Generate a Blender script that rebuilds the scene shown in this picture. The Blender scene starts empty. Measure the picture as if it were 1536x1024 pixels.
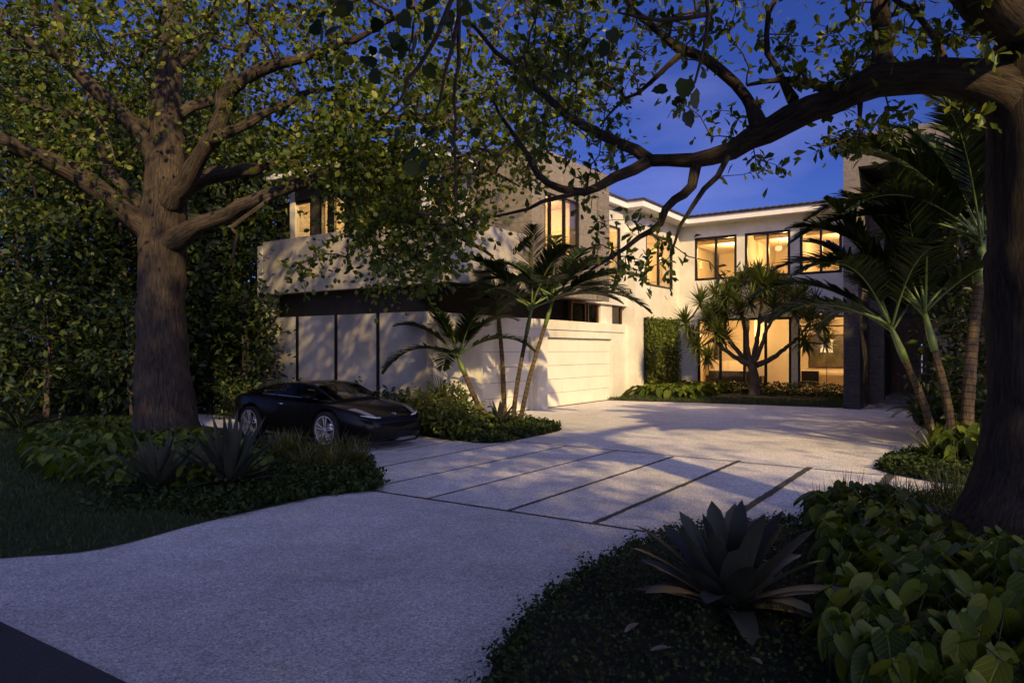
import bpy, bmesh, math
import numpy as np
from mathutils import Vector, Matrix, noise

R = np.random.default_rng(7)
D = bpy.data
SC = bpy.context.scene
COL = SC.collection
rad = math.radians
UP = np.array([0., 0., 1.])
F, H, HZ = 1050.0, 1.8, 525.0          # focal length and horizon of the photograph, eye height
CA, SA = 0.572, 0.820                   # direction of the house axes on the ground
ANG = math.atan2(SA, CA)


def G(px, py, z=0.0):                   # ground point seen at a pixel
    Y = F * (H - z) / (py - HZ)
    return np.array([(px - 768) / F * Y, Y, z])


def P(px, py, Y):
    return np.array([(px - 768) / F * Y, Y, H - (py - HZ) / F * Y])


def on_a(px, a):                        # along-wall coordinate on a plane of constant a
    t = (px - 768) / F
    Y = a / (CA * t + SA)
    return Y * (CA - SA * t)


def on_b(px, b):
    t = (px - 768) / F
    Y = b / (CA - SA * t)
    return Y * (CA * t + SA)


def HW(a, b, z=0.0):                    # house axes to world
    return np.array([a * CA - b * SA, a * SA + b * CA, z])


def nrm(v):
    v = np.asarray(v, float)
    return v / (np.linalg.norm(v, axis=-1, keepdims=True) + 1e-9)


# ------------------------------------------------------------------ materials
def newmat(name):
    m = D.materials.new(name)
    m.use_nodes = True
    nt = m.node_tree
    for n in list(nt.nodes):
        nt.nodes.remove(n)
    out = nt.nodes.new('ShaderNodeOutputMaterial')
    return m, nt, out


def nd(nt, typ, **kw):
    n = nt.nodes.new(typ)
    for k, v in kw.items():
        if hasattr(n, k) and k not in n.inputs:
            setattr(n, k, v)
        else:
            n.inputs[k].default_value = v
    return n


def ramp(nt, fac, stops):
    r = nt.nodes.new('ShaderNodeValToRGB')
    el = r.color_ramp.elements
    el[0].position, el[0].color = stops[0][0], (*stops[0][1], 1)
    el[1].position, el[1].color = stops[-1][0], (*stops[-1][1], 1)
    for p, c in stops[1:-1]:
        e = el.new(p)
        e.color = (*c, 1)
    nt.links.new(fac, r.inputs[0])
    return r.outputs[0]


def surf(name, c1, c2=None, scale=6.0, rough=0.7, bump=0.0, bscale=None, stretch=(1, 1, 1), metal=0.0,
         coat=0.0, spec=0.4, detail=6, coarse=None, lo=0.35, hi=0.65):
    m, nt, out = newmat(name)
    L = nt.links
    b = nd(nt, 'ShaderNodeBsdfPrincipled', Roughness=rough, Metallic=metal)
    b.inputs['Coat Weight'].default_value = coat
    b.inputs['Coat Roughness'].default_value = 0.03
    b.inputs['Specular IOR Level'].default_value = spec
    L.new(b.outputs[0], out.inputs[0])
    tc = nd(nt, 'ShaderNodeTexCoord')
    mp = nd(nt, 'ShaderNodeMapping', Scale=stretch)
    L.new(tc.outputs['Object'], mp.inputs[0])
    if c2 is None:
        b.inputs['Base Color'].default_value = (*c1, 1)
    else:
        n = nd(nt, 'ShaderNodeTexNoise', Scale=scale, Detail=detail, Roughness=0.65)
        L.new(mp.outputs[0], n.inputs[0])
        col = ramp(nt, n.outputs[0], [(lo, c1), (hi, c2)])
        if coarse:
            n3 = nd(nt, 'ShaderNodeTexNoise', Scale=coarse, Detail=4, Roughness=0.6)
            L.new(mp.outputs[0], n3.inputs[0])
            k = ramp(nt, n3.outputs[0], [(0.3, (0.72, 0.72, 0.72)), (0.7, (1.08, 1.08, 1.08))])
            mx = nd(nt, 'ShaderNodeMix', data_type='RGBA', blend_type='MULTIPLY')
            mx.inputs[0].default_value = 1
            L.new(col, mx.inputs[6])
            L.new(k, mx.inputs[7])
            col = mx.outputs[2]
        L.new(col, b.inputs['Base Color'])
    if bump:
        n2 = nd(nt, 'ShaderNodeTexNoise', Scale=bscale or scale * 3, Detail=8, Roughness=0.7)
        L.new(mp.outputs[0], n2.inputs[0])
        bp = nd(nt, 'ShaderNodeBump', Strength=bump, Distance=0.05)
        L.new(n2.outputs[0], bp.inputs['Height'])
        L.new(bp.outputs[0], b.inputs['Normal'])
    return m


def leafmat(name, dark, mid, light, trans=0.3, rough=0.45, veins=False, spec=0.35):
    m, nt, out = newmat(name)
    L = nt.links
    geo = nd(nt, 'ShaderNodeNewGeometry')
    col = ramp(nt, geo.outputs['Random Per Island'], [(0.0, dark), (0.55, mid), (1.0, light)])
    b = nd(nt, 'ShaderNodeBsdfPrincipled', Roughness=rough)
    b.inputs['Specular IOR Level'].default_value = spec
    if veins:
        at = nd(nt, 'ShaderNodeAttribute', attribute_name='leafco')
        sp = nd(nt, 'ShaderNodeSeparateXYZ')
        L.new(at.outputs['Vector'], sp.inputs[0])
        ab = nd(nt, 'ShaderNodeMath', operation='ABSOLUTE')
        L.new(sp.outputs[0], ab.inputs[0])
        mid_ = nd(nt, 'ShaderNodeMapRange')
        mid_.inputs[1].default_value, mid_.inputs[2].default_value = 0.0, 0.03
        mid_.inputs[3].default_value, mid_.inputs[4].default_value = 1.0, 0.0
        L.new(ab.outputs[0], mid_.inputs[0])
        s1 = nd(nt, 'ShaderNodeMath', operation='MULTIPLY')
        s1.inputs[1].default_value = 0.9
        L.new(ab.outputs[0], s1.inputs[0])
        s2 = nd(nt, 'ShaderNodeMath', operation='SUBTRACT')
        L.new(sp.outputs[1], s2.inputs[0])
        L.new(s1.outputs[0], s2.inputs[1])
        s3 = nd(nt, 'ShaderNodeMath', operation='MULTIPLY')
        s3.inputs[1].default_value = 48
        L.new(s2.outputs[0], s3.inputs[0])
        s4 = nd(nt, 'ShaderNodeMath', operation='SINE')
        L.new(s3.outputs[0], s4.inputs[0])
        s5 = nd(nt, 'ShaderNodeMapRange')
        s5.inputs[1].default_value, s5.inputs[2].default_value = 0.7, 1.0
        s5.inputs[3].default_value, s5.inputs[4].default_value = 0.0, 0.3
        L.new(s4.outputs[0], s5.inputs[0])
        mxm = nd(nt, 'ShaderNodeMath', operation='MAXIMUM')
        L.new(mid_.outputs[0], mxm.inputs[0])
        L.new(s5.outputs[0], mxm.inputs[1])
        mx = nd(nt, 'ShaderNodeMix', data_type='RGBA')
        L.new(mxm.outputs[0], mx.inputs[0])
        L.new(col, mx.inputs[6])
        mx.inputs[7].default_value = (light[0] * 1.2, light[1] * 1.2, light[2] * 1.2, 1)
        col = mx.outputs[2]
        bp = nd(nt, 'ShaderNodeBump', Strength=0.35, Distance=0.02)
        bp.invert = True
        L.new(mxm.outputs[0], bp.inputs['Height'])
        L.new(bp.outputs[0], b.inputs['Normal'])
    L.new(col, b.inputs['Base Color'])
    t = nd(nt, 'ShaderNodeBsdfTranslucent')
    g = nd(nt, 'ShaderNodeMix', data_type='RGBA', blend_type='MULTIPLY')
    g.inputs[0].default_value = 1
    L.new(col, g.inputs[6])
    g.inputs[7].default_value = (1.3, 1.2, 0.5, 1)
    L.new(g.outputs[2], t.inputs[0])
    ms = nd(nt, 'ShaderNodeMixShader')
    ms.inputs[0].default_value = trans
    L.new(b.outputs[0], ms.inputs[1])
    L.new(t.outputs[0], ms.inputs[2])
    L.new(ms.outputs[0], out.inputs[0])
    return m


def barkmat(name, c1, c2, rings=False):
    m, nt, out = newmat(name)
    L = nt.links
    b = nd(nt, 'ShaderNodeBsdfPrincipled', Roughness=0.9)
    b.inputs['Specular IOR Level'].default_value = 0.15
    L.new(b.outputs[0], out.inputs[0])
    at = nd(nt, 'ShaderNodeAttribute', attribute_name='leafco')   # u round the stem, v along it in metres
    mp = nd(nt, 'ShaderNodeMapping', Scale=(13, 1.7, 13))
    L.new(at.outputs['Vector'], mp.inputs[0])
    n = nd(nt, 'ShaderNodeTexNoise', Scale=2.6, Detail=9, Roughness=0.72, Distortion=0.5)
    L.new(mp.outputs[0], n.inputs[0])
    tc = nd(nt, 'ShaderNodeTexCoord')
    n2 = nd(nt, 'ShaderNodeTexNoise', Scale=1.7, Detail=4)
    L.new(tc.outputs['Object'], n2.inputs[0])
    ad = nd(nt, 'ShaderNodeMath', operation='MULTIPLY_ADD')
    ad.inputs[1].default_value = 0.35
    L.new(n2.outputs[0], ad.inputs[0])
    L.new(n.outputs[0], ad.inputs[2])
    col = ramp(nt, ad.outputs[0], [(0.48, c1), (0.82, c2)])
    h = n.outputs[0]
    if rings:
        sp = nd(nt, 'ShaderNodeSeparateXYZ')
        L.new(at.outputs['Vector'], sp.inputs[0])
        ml = nd(nt, 'ShaderNodeMath', operation='MULTIPLY')
        ml.inputs[1].default_value = 55
        L.new(sp.outputs[1], ml.inputs[0])
        si = nd(nt, 'ShaderNodeMath', operation='SINE')
        L.new(ml.outputs[0], si.inputs[0])
        k = ramp(nt, si.outputs[0], [(0.72, (1, 1, 1)), (0.98, (0.45, 0.42, 0.38))])
        mx = nd(nt, 'ShaderNodeMix', data_type='RGBA', blend_type='MULTIPLY')
        mx.inputs[0].default_value = 1
        L.new(col, mx.inputs[6])
        L.new(k, mx.inputs[7])
        col = mx.outputs[2]
    L.new(col, b.inputs['Base Color'])
    bp = nd(nt, 'ShaderNodeBump', Strength=1.0, Distance=0.09)
    L.new(h, bp.inputs['Height'])
    L.new(bp.outputs[0], b.inputs['Normal'])
    return m


def emis(name, col, s):
    m, nt, out = newmat(name)
    e = nd(nt, 'ShaderNodeEmission', Strength=s)
    e.inputs[0].default_value = (*col, 1)
    nt.links.new(e.outputs[0], out.inputs[0])
    return m


def glassmat(name, tint=(1, 1, 1), refl=0.9):
    m, nt, out = newmat(name)
    L = nt.links
    t = nd(nt, 'ShaderNodeBsdfTransparent')
    t.inputs[0].default_value = (*tint, 1)
    g = nd(nt, 'ShaderNodeBsdfGlossy', Roughness=0.02)
    fr = nd(nt, 'ShaderNodeFresnel', IOR=1.45)
    ml = nd(nt, 'ShaderNodeMath', operation='MULTIPLY')
    ml.inputs[1].default_value = refl * .55
    L.new(fr.outputs[0], ml.inputs[0])
    mx = nd(nt, 'ShaderNodeMixShader')
    L.new(ml.outputs[0], mx.inputs[0])
    L.new(t.outputs[0], mx.inputs[1])
    L.new(g.outputs[0], mx.inputs[2])
    L.new(mx.outputs[0], out.inputs[0])
    return m


M = {}


def concretemat():
    m, nt, out = newmat('exposed_aggregate_concrete')
    L = nt.links
    b = nd(nt, 'ShaderNodeBsdfPrincipled', Roughness=0.85)
    b.inputs['Specular IOR Level'].default_value = 0.2
    L.new(b.outputs[0], out.inputs[0])
    tc = nd(nt, 'ShaderNodeTexCoord')
    vo = nd(nt, 'ShaderNodeTexVoronoi', Scale=85.0)
    L.new(tc.outputs['Object'], vo.inputs['Vector'])
    sp = nd(nt, 'ShaderNodeSeparateXYZ')
    L.new(vo.outputs['Color'], sp.inputs[0])
    col = ramp(nt, sp.outputs[0], [(0.0, (0.34, 0.33, 0.325)), (0.5, (0.60, 0.58, 0.565)), (0.85, (0.73, 0.71, 0.69)), (1.0, (0.9, 0.88, 0.85))])
    for sc, dt, lo, hi in ((0.38, 5, (0.82, 0.815, 0.81), (1.05, 1.05, 1.05)), (2.6, 7, (0.88, 0.88, 0.875), (1.04, 1.04, 1.04)), (14.0, 4, (0.9, 0.9, 0.9), (1.05, 1.05, 1.05))):
        n = nd(nt, 'ShaderNodeTexNoise', Scale=sc, Detail=dt, Roughness=0.62)
        L.new(tc.outputs['Object'], n.inputs[0])
        k = ramp(nt, n.outputs[0], [(0.34, lo), (0.62, hi)])
        mx = nd(nt, 'ShaderNodeMix', data_type='RGBA', blend_type='MULTIPLY')
        mx.inputs[0].default_value = 1
        L.new(col, mx.inputs[6])
        L.new(k, mx.inputs[7])
        col = mx.outputs[2]
    L.new(col, b.inputs['Base Color'])
    bp = nd(nt, 'ShaderNodeBump', Strength=0.25, Distance=0.004)
    L.new(sp.outputs[1], bp.inputs['Height'])
    L.new(bp.outputs[0], b.inputs['Normal'])
    return m


M['concrete'] = concretemat()
M['joint'] = surf('planted_joint', (0.035, 0.035, 0.025), (0.09, 0.085, 0.07), 30, 0.95, 0.6, 60)
M['asphalt'] = surf('asphalt', (0.035, 0.036, 0.04), (0.075, 0.075, 0.08), 90, 0.9, 0.5, 140, coarse=0.6)
M['soil'] = surf('soil', (0.010, 0.009, 0.006), (0.028, 0.024, 0.016), 12, 0.95, 0.8, 40)
M['turf'] = surf('turf', (0.014, 0.026, 0.007), (0.036, 0.058, 0.014), 26, 0.95, 0.8, 60)
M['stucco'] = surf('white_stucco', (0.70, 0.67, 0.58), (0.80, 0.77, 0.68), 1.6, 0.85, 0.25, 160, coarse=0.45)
M['shaded_stucco'] = surf('shaded_white_stucco', (0.44, 0.40, 0.33), (0.54, 0.50, 0.42), 1.6, 0.85, 0.25, 160, coarse=0.5)  # white stucco with the tree shade put into its darker, warmer colour
M['doorpaint'] = surf('garage_door_paint', (0.73, 0.70, 0.61), (0.80, 0.77, 0.69), 1.2, 0.5, 0.03, 60)
M['trim'] = surf('white_trim', (0.76, 0.74, 0.70), (0.82, 0.80, 0.77), 3, 0.6)
M['groove'] = surf('groove', (0.16, 0.155, 0.145))
M['dark'] = surf('dark_bronze_metal', (0.012, 0.011, 0.011), None, rough=0.4, metal=0.3)
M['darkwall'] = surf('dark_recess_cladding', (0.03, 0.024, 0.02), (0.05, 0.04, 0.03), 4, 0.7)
M['tile'] = surf('roof_tile', (0.03, 0.026, 0.025), (0.07, 0.06, 0.055), 5, 0.8, 0.4)
M['wood'] = surf('stained_wood', (0.06, 0.022, 0.012), (0.12, 0.05, 0.028), 3, 0.5, 0.1, 20, stretch=(6, 6, 0.6))
M['inwall'] = surf('warm_interior_plaster', (0.70, 0.62, 0.50), (0.76, 0.68, 0.56), 0.8, 0.9)
M['infloor'] = surf('interior_floor', (0.42, 0.33, 0.22), (0.5, 0.4, 0.28), 2, 0.5)
M['glass'] = glassmat('window_glass')
M['tglass'] = glassmat('tinted_glass', (0.5, 0.5, 0.5), 1.2)
M['bark'] = barkmat('oak_bark', (0.014, 0.011, 0.009), (0.13, 0.103, 0.080))
M['bark2'] = barkmat('smooth_bark', (0.06, 0.045, 0.033), (0.2, 0.15, 0.115))
M['twig'] = surf('twig', (0.035, 0.024, 0.018), (0.09, 0.06, 0.045), 8, 0.9)
M['palmbark'] = barkmat('ringed_palm_stem', (0.06, 0.043, 0.026), (0.22, 0.165, 0.1), rings=True)
M['shaft'] = surf('crownshaft_green', (0.07, 0.12, 0.03), (0.14, 0.2, 0.05), 3, 0.4, stretch=(4, 4, 0.5))
M['petiole'] = surf('leaf_stalk', (0.02, 0.032, 0.008), (0.04, 0.055, 0.014), 6, 0.6)
M['leaf_oak'] = leafmat('tree_leaf', (0.034, 0.066, 0.010), (0.092, 0.142, 0.02), (0.22, 0.24, 0.036), 0.38)
M['leaf_bg'] = leafmat('dark_hedge_leaf', (0.008, 0.02, 0.004), (0.024, 0.048, 0.009), (0.085, 0.11, 0.02), 0.22)
M['leaf_palm'] = leafmat('palm_leaflet', (0.010, 0.020, 0.006), (0.021, 0.037, 0.010), (0.045, 0.064, 0.015), 0.15, 0.5, spec=.22)
M['leaf_pothos'] = leafmat('philodendron_leaf', (0.028, 0.056, 0.006), (0.066, 0.105, 0.010), (0.145, 0.17, 0.018), 0.28, 0.36, veins=True, spec=.25)
M['leaf_cover'] = leafmat('jasmine_leaf', (0.014, 0.028, 0.008), (0.032, 0.055, 0.014), (0.065, 0.085, 0.022), 0.18, 0.55, spec=.15)
M['leaf_grass'] = leafmat('grass_blade', (0.025, 0.045, 0.012), (0.06, 0.085, 0.022), (0.14, 0.14, 0.04), 0.25, 0.5)
M['leaf_straw'] = leafmat('ornamental_grass_blade', (0.04, 0.055, 0.014), (0.12, 0.125, 0.03), (0.26, 0.21, 0.06), 0.3, 0.5)
M['leaf_lawn'] = leafmat('lawn_blade', (0.02, 0.036, 0.008), (0.04, 0.066, 0.014), (0.075, 0.095, 0.022), 0.2, 0.6)
M['leaf_brom'] = leafmat('bromeliad_leaf', (0.03, 0.035, 0.026), (0.048, 0.054, 0.038), (0.08, 0.08, 0.055), 0.06, 0.5, spec=0.25)
M['leaf_drac'] = leafmat('dracaena_leaf', (0.04, 0.07, 0.016), (0.10, 0.13, 0.03), (0.19, 0.2, 0.045), 0.25, 0.4)
M['leaf_gold'] = leafmat('golden_shrub_leaf', (0.06, 0.09, 0.015), (0.14, 0.17, 0.028), (0.3, 0.28, 0.05), 0.25, 0.4)
M['leaf_dry'] = surf('dry_leaf', (0.10, 0.085, 0.06), (0.2, 0.17, 0.125), 20, 0.8)
M['paint'] = surf('black_car_paint', (0.007, 0.0062, 0.0055), None, rough=0.22, coat=0.16, spec=0.15)
M['plastic'] = surf('black_plastic', (0.008, 0.008, 0.008), None, rough=0.6)
M['rubber'] = surf('tyre_rubber', (0.012, 0.012, 0.012), None, rough=0.85)
M['alloy'] = surf('silver_alloy', (0.42, 0.39, 0.34), None, rough=0.4, metal=0.0)
M['chrome'] = surf('chrome', (0.75, 0.75, 0.75), None, rough=0.12, metal=1.0)
M['lens'] = surf('headlight_lens', (0.35, 0.35, 0.36), None, rough=0.08, coat=1)
M['drl'] = surf('white_light_bar', (0.85, 0.84, 0.8), None, rough=0.3)
M['red'] = surf('tail_lens', (0.12, 0.008, 0.006), None, rough=0.15, coat=1)
M['picture'] = surf('dark_picture', (0.05, 0.05, 0.035), (0.16, 0.14, 0.08), 2.5, 0.4)
M['lampshade'] = emis('lit_lamp_shade', (1.0, 0.66, 0.28), 1.1)
M['slate'] = surf('entrance_step_stone', (0.13, 0.12, 0.11), (0.26, 0.24, 0.22), 5, 0.8, 0.3)


def stonemat(name, c1, c2, w, h):
    m, nt, out = newmat(name)
    L = nt.links
    b = nd(nt, 'ShaderNodeBsdfPrincipled', Roughness=0.85)
    b.inputs['Specular IOR Level'].default_value = 0.2
    L.new(b.outputs[0], out.inputs[0])
    tc = nd(nt, 'ShaderNodeTexCoord')
    sp = nd(nt, 'ShaderNodeSeparateXYZ')
    L.new(tc.outputs['Object'], sp.inputs[0])
    ad = nd(nt, 'ShaderNodeMath', operation='ADD')
    L.new(sp.outputs[0], ad.inputs[0])
    L.new(sp.outputs[1], ad.inputs[1])
    cb = nd(nt, 'ShaderNodeCombineXYZ')
    L.new(ad.outputs[0], cb.inputs[0])
    L.new(sp.outputs[2], cb.inputs[1])
    br = nd(nt, 'ShaderNodeTexBrick', Scale=1.0)
    br.inputs['Brick Width'].default_value = w
    br.inputs['Row Height'].default_value = h
    br.inputs['Mortar Size'].default_value = 0.006
    br.inputs['Color1'].default_value = (*c1, 1)
    br.inputs['Color2'].default_value = (*c2, 1)
    br.inputs['Mortar'].default_value = (c1[0] * .5, c1[1] * .5, c1[2] * .5, 1)
    L.new(cb.outputs[0], br.inputs[0])
    n = nd(nt, 'ShaderNodeTexNoise', Scale=9, Detail=8, Roughness=0.7)
    L.new(tc.outputs['Object'], n.inputs[0])
    k = ramp(nt, n.outputs[0], [(0.3, (0.68, 0.68, 0.68)), (0.7, (1.14, 1.14, 1.14))])
    mx = nd(nt, 'ShaderNodeMix', data_type='RGBA', blend_type='MULTIPLY')
    mx.inputs[0].default_value = 1
    L.new(br.outputs[0], mx.inputs[6])
    L.new(k, mx.inputs[7])
    L.new(mx.outputs[2], b.inputs['Base Color'])
    bp = nd(nt, 'ShaderNodeBump', Strength=0.7, Distance=0.03)
    L.new(n.outputs[0], bp.inputs['Height'])
    L.new(bp.outputs[0], b.inputs['Normal'])
    return m


M['stone'] = stonemat('coral_stone', (0.25, 0.218, 0.18), (0.225, 0.197, 0.163), 0.9, 0.45)
M['stone3'] = stonemat('weathered_portal_stone', (0.23, 0.205, 0.18), (0.18, 0.16, 0.14), 0.55, 0.28)
M['slate2'] = stonemat('dark_slate_cladding', (0.07, 0.064, 0.064), (0.05, 0.047, 0.048), 0.5, 0.12)
M['stone2'] = stonemat('split_face_stone', (0.24, 0.21, 0.18), (0.17, 0.15, 0.13), 0.3, 0.09)


# ------------------------------------------------------------------ mesh builder
class MB:
    def __init__(s):
        s.v, s.f, s.m, s.c = [], [], [], []
        s.n = 0

    def add(s, verts, faces, mi=0, co=None):
        verts = np.asarray(verts, float).reshape(-1, 3)
        s.v.append(verts)
        s.c.append(np.zeros((len(verts), 3)) if co is None else np.asarray(co, float).reshape(-1, 3))
        k = s.n
        s.f.extend([tuple(i + k for i in f) for f in faces])
        s.m.extend([mi] * len(faces))
        s.n += len(verts)

    def box(s, x0, x1, y0, y1, z0, z1, mi=0):
        v = [(x0, y0, z0), (x1, y0, z0), (x1, y1, z0), (x0, y1, z0), (x0, y0, z1), (x1, y0, z1), (x1, y1, z1), (x0, y1, z1)]
        s.add(v, [(0, 3, 2, 1), (4, 5, 6, 7), (0, 1, 5, 4), (1, 2, 6, 5), (2, 3, 7, 6), (3, 0, 4, 7)], mi)

    def tube(s, pts, radii, n=8, mi=0, caps=True, wob=0.0, flare=None):
        pts = np.asarray(pts, float)
        k = len(pts)
        radii = np.broadcast_to(np.asarray(radii, float), (k,))
        t = nrm(np.gradient(pts, axis=0))
        ref = np.array([0.31, 0.95, 0.05]) if abs(t[0][2]) > 0.8 else UP
        u = nrm(np.cross(t[0], ref))
        vs, cs = [], []
        ln = 0.0
        an = np.arange(n) / n * 2 * math.pi
        for i in range(k):
            u = nrm(u - t[i] * np.dot(u, t[i]))
            w = np.cross(t[i], u)
            if i:
                ln += np.linalg.norm(pts[i] - pts[i - 1])
            r = np.full(n, radii[i])
            if wob:
                for j in range(n):
                    q = pts[i] + radii[i] * (math.cos(an[j]) * u + math.sin(an[j]) * w)
                    r[j] *= 1 + wob * noise.noise(Vector(q * 2.3)) + 0.5 * wob * noise.noise(Vector(q * 6.0))
            if flare is not None:
                r = r * (1 + flare(i, an))
            vs.append(pts[i] + r[:, None] * (np.cos(an)[:, None] * u + np.sin(an)[:, None] * w))
            cs.append(np.stack([np.cos(an) * radii[i], np.full(n, ln), np.sin(an) * radii[i]], 1))
        fs = []
        for i in range(k - 1):
            for j in range(n):
                a, b = i * n + j, i * n + (j + 1) % n
                fs.append((a, b, b + n, a + n))
        if caps:
            fs.append(tuple(range(n - 1, -1, -1)))
            fs.append(tuple(range((k - 1) * n, k * n)))
        s.add(np.concatenate(vs), fs, mi, np.concatenate(cs))

    def leaves(s, tmpl, pos, d, n, size, mi=0, wid=None):
        tv, tf = tmpl
        pos = np.asarray(pos, float)
        N = len(pos)
        if N == 0:
            return
        d = nrm(d)
        n = nrm(n - d * np.sum(n * d, -1, keepdims=True))
        x = np.cross(d, n)
        size = np.broadcast_to(np.asarray(size, float), (N,))[:, None, None]
        wv = np.ones(N) if wid is None else wid
        wv = wv[:, None, None]
        V = pos[:, None, :] + size * (tv[None, :, 0:1] * wv * x[:, None, :] + tv[None, :, 1:2] * d[:, None, :] + tv[None, :, 2:3] * n[:, None, :])
        k = len(tv)
        s.v.append(V.reshape(-1, 3))
        s.c.append(np.tile(tv, (N, 1)))
        base = s.n
        for i in range(N):
            o = base + i * k
            for f in tf:
                s.f.append(tuple(q + o for q in f))
        s.m.extend([mi] * (N * len(tf)))
        s.n += N * k

    def strap(s, p0, d, L, W, droop=0.5, nseg=5, fold=0.25, mi=0, prof=None, curl=0.0, side=None):
        p = np.array(p0, float)
        d = nrm(d)
        st = L / nseg
        sd = np.cross(d, UP) if side is None else np.array(side, float)
        if np.linalg.norm(sd) < 1e-3:
            sd = np.array([1., 0, 0])
        sd = nrm(sd)
        vs, cs = [], []
        for i in range(nseg + 1):
            t = i / nseg
            w = W * (prof(t) if prof else (0.55 + 0.45 * min(1, t * 3)) * max(0.0, 1 - t ** 2.2)) * 0.5
            up = nrm(np.cross(sd, d))
            if up[2] < 0 and side is None:
                up = -up
            vs += [p - sd * w + up * w * fold, p.copy(), p + sd * w + up * w * fold]
            cs += [(-w / W, t, 0), (0, t, 0), (w / W, t, 0)]
            p = p + d * st
            d = nrm(d + np.array([0, 0, -1.]) * droop / nseg * (0.4 + 1.2 * t) + sd * curl / nseg)
            sd = nrm(sd - d * np.dot(sd, d))
        fs = []
        for i in range(nseg):
            a = i * 3
            fs += [(a, a + 1, a + 4, a + 3), (a + 1, a + 2, a + 5, a + 4)]
        s.add(vs, fs, mi, cs)

    def build(s, name, mats, parent=None, smooth=True):
        me = D.meshes.new(name)
        V = np.concatenate(s.v) if s.v else np.zeros((0, 3))
        me.from_pydata(V.tolist(), [], s.f)
        if not isinstance(mats, (list, tuple)):
            mats = [mats]
        for m in mats:
            me.materials.append(m)
        me.polygons.foreach_set('material_index', np.array(s.m, dtype=np.int32))
        if smooth:
            me.polygons.foreach_set('use_smooth', np.ones(len(s.f), dtype=bool))
        at = me.attributes.new('leafco', 'FLOAT_VECTOR', 'POINT')
        at.data.foreach_set('vector', np.concatenate(s.c).astype(np.float32).ravel())
        me.update()
        o = D.objects.new(name, me)
        COL.objects.link(o)
        if parent is not None:
            o.parent = parent
        return o


def tag(o, label=None, cat=None, group=None, kind=None):
    if label:
        o['label'] = label
    if cat:
        o['category'] = cat
    if group:
        o['group'] = group
    if kind:
        o['kind'] = kind
    return o


def thing(name, label, cat, loc=(0, 0, 0), rz=0.0, group=None):
    e = D.objects.new(name, None)
    e.empty_display_size = 0.2
    COL.objects.link(e)
    e.location = loc
    e.rotation_euler = (0, 0, rz)
    return tag(e, label, cat, group)


def copy_tree(o, parent=None):
    c = o.copy()
    COL.objects.link(c)
    if parent is not None:
        c.parent = parent
    for ch in list(o.children):
        copy_tree(ch, c)
    return c


# leaf templates: x across, y along, z above
OVAL = (np.array([(0, 0, 0), (-.30, .30, .05), (-.34, .66, .03), (0, 1, -.08), (.34, .66, .03), (.30, .30, .05), (0, .5, -.03)]),
        [(0, 6, 2, 1), (6, 3, 2), (0, 5, 4, 6), (6, 4, 3)])
ELLI = (np.array([(0, 0, 0), (-.19, .3, .05), (-.19, .62, .03), (0, 1, -.12), (.19, .62, .03), (.19, .3, .05), (0, .5, -.02)]),
        [(0, 6, 2, 1), (6, 3, 2), (0, 5, 4, 6), (6, 4, 3)])
OBOV = (np.array([(0, 0, 0), (-.13, .32, .04), (-.25, .7, .04), (0, 1, -.1), (.25, .7, .04), (.13, .32, .04), (0, .55, -.03)]),
        [(0, 6, 2, 1), (6, 3, 2), (0, 5, 4, 6), (6, 4, 3)])
_h = [(0.10, -.07), (.27, -.04), (.38, .12), (.40, .32), (.34, .55), (.22, .78), (.08, .94)]
_cv = [(0, 0, 0.0)] + [(-x, y, .06 + .05 * x - .22 * max(0, y - .35) ** 1.5) for x, y in _h] + [(0, 1.03, -.16)] \
    + [(x, y, .06 + .05 * x - .22 * max(0, y - .35) ** 1.5) for x, y in reversed(_h)] + [(0, .3, -.01), (0, .6, -.05), (0, .82, -.11)]
CORD = (np.array(_cv), [(0, 16, 3, 2, 1), (16, 4, 3), (16, 17, 5, 4), (17, 18, 6, 5), (18, 8, 7, 6),
                        (0, 15, 14, 13, 16), (16, 13, 12), (16, 12, 11, 17), (17, 11, 10, 18), (18, 10, 9, 8)])
_lo = [(0, 0), (-.28, -.04), (-.40, .16), (-.46, .36), (-.36, .5), (-.32, .70), (-.16, .82), (0, 1)]
LOBE = (np.array([(x, y, .06 * abs(x)) for x, y in _lo] + [(-x, y, .06 * abs(x)) for x, y in _lo[-2:0:-1]] + [(0, .4, -.03)]),
        [(14, 1, 0), (14, 2, 1), (14, 3, 2), (14, 4, 3), (14, 5, 4), (14, 6, 5), (14, 7, 6), (14, 8, 7), (14, 9, 8), (14, 10, 9), (14, 11, 10), (14, 12, 11), (14, 13, 12), (14, 0, 13)])


# ------------------------------------------------------------------ trees
def smooth_path(pts, rs, step=0.25, jit=0.0):
    pts = np.asarray(pts, float)
    rs = np.asarray(rs, float)
    out, ro = [], []
    n = len(pts)
    for i in range(n - 1):
        p0, p1, p2, p3 = pts[max(i - 1, 0)], pts[i], pts[i + 1], pts[min(i + 2, n - 1)]
        k = max(2, int(np.linalg.norm(p2 - p1) / step))
        for j in range(k):
            t = j / k
            q = 0.5 * ((2 * p1) + (-p0 + p2) * t + (2 * p0 - 5 * p1 + 4 * p2 - p3) * t * t + (-p0 + 3 * p1 - 3 * p2 + p3) * t ** 3)
            out.append(q)
            ro.append(rs[i] * (1 - t) + rs[i + 1] * t)
    out.append(pts[-1])
    ro.append(rs[-1])
    out = np.array(out)
    if jit:
        out[1:-1] += R.normal(0, jit, (len(out) - 2, 3))
    return out, np.array(ro)


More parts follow.
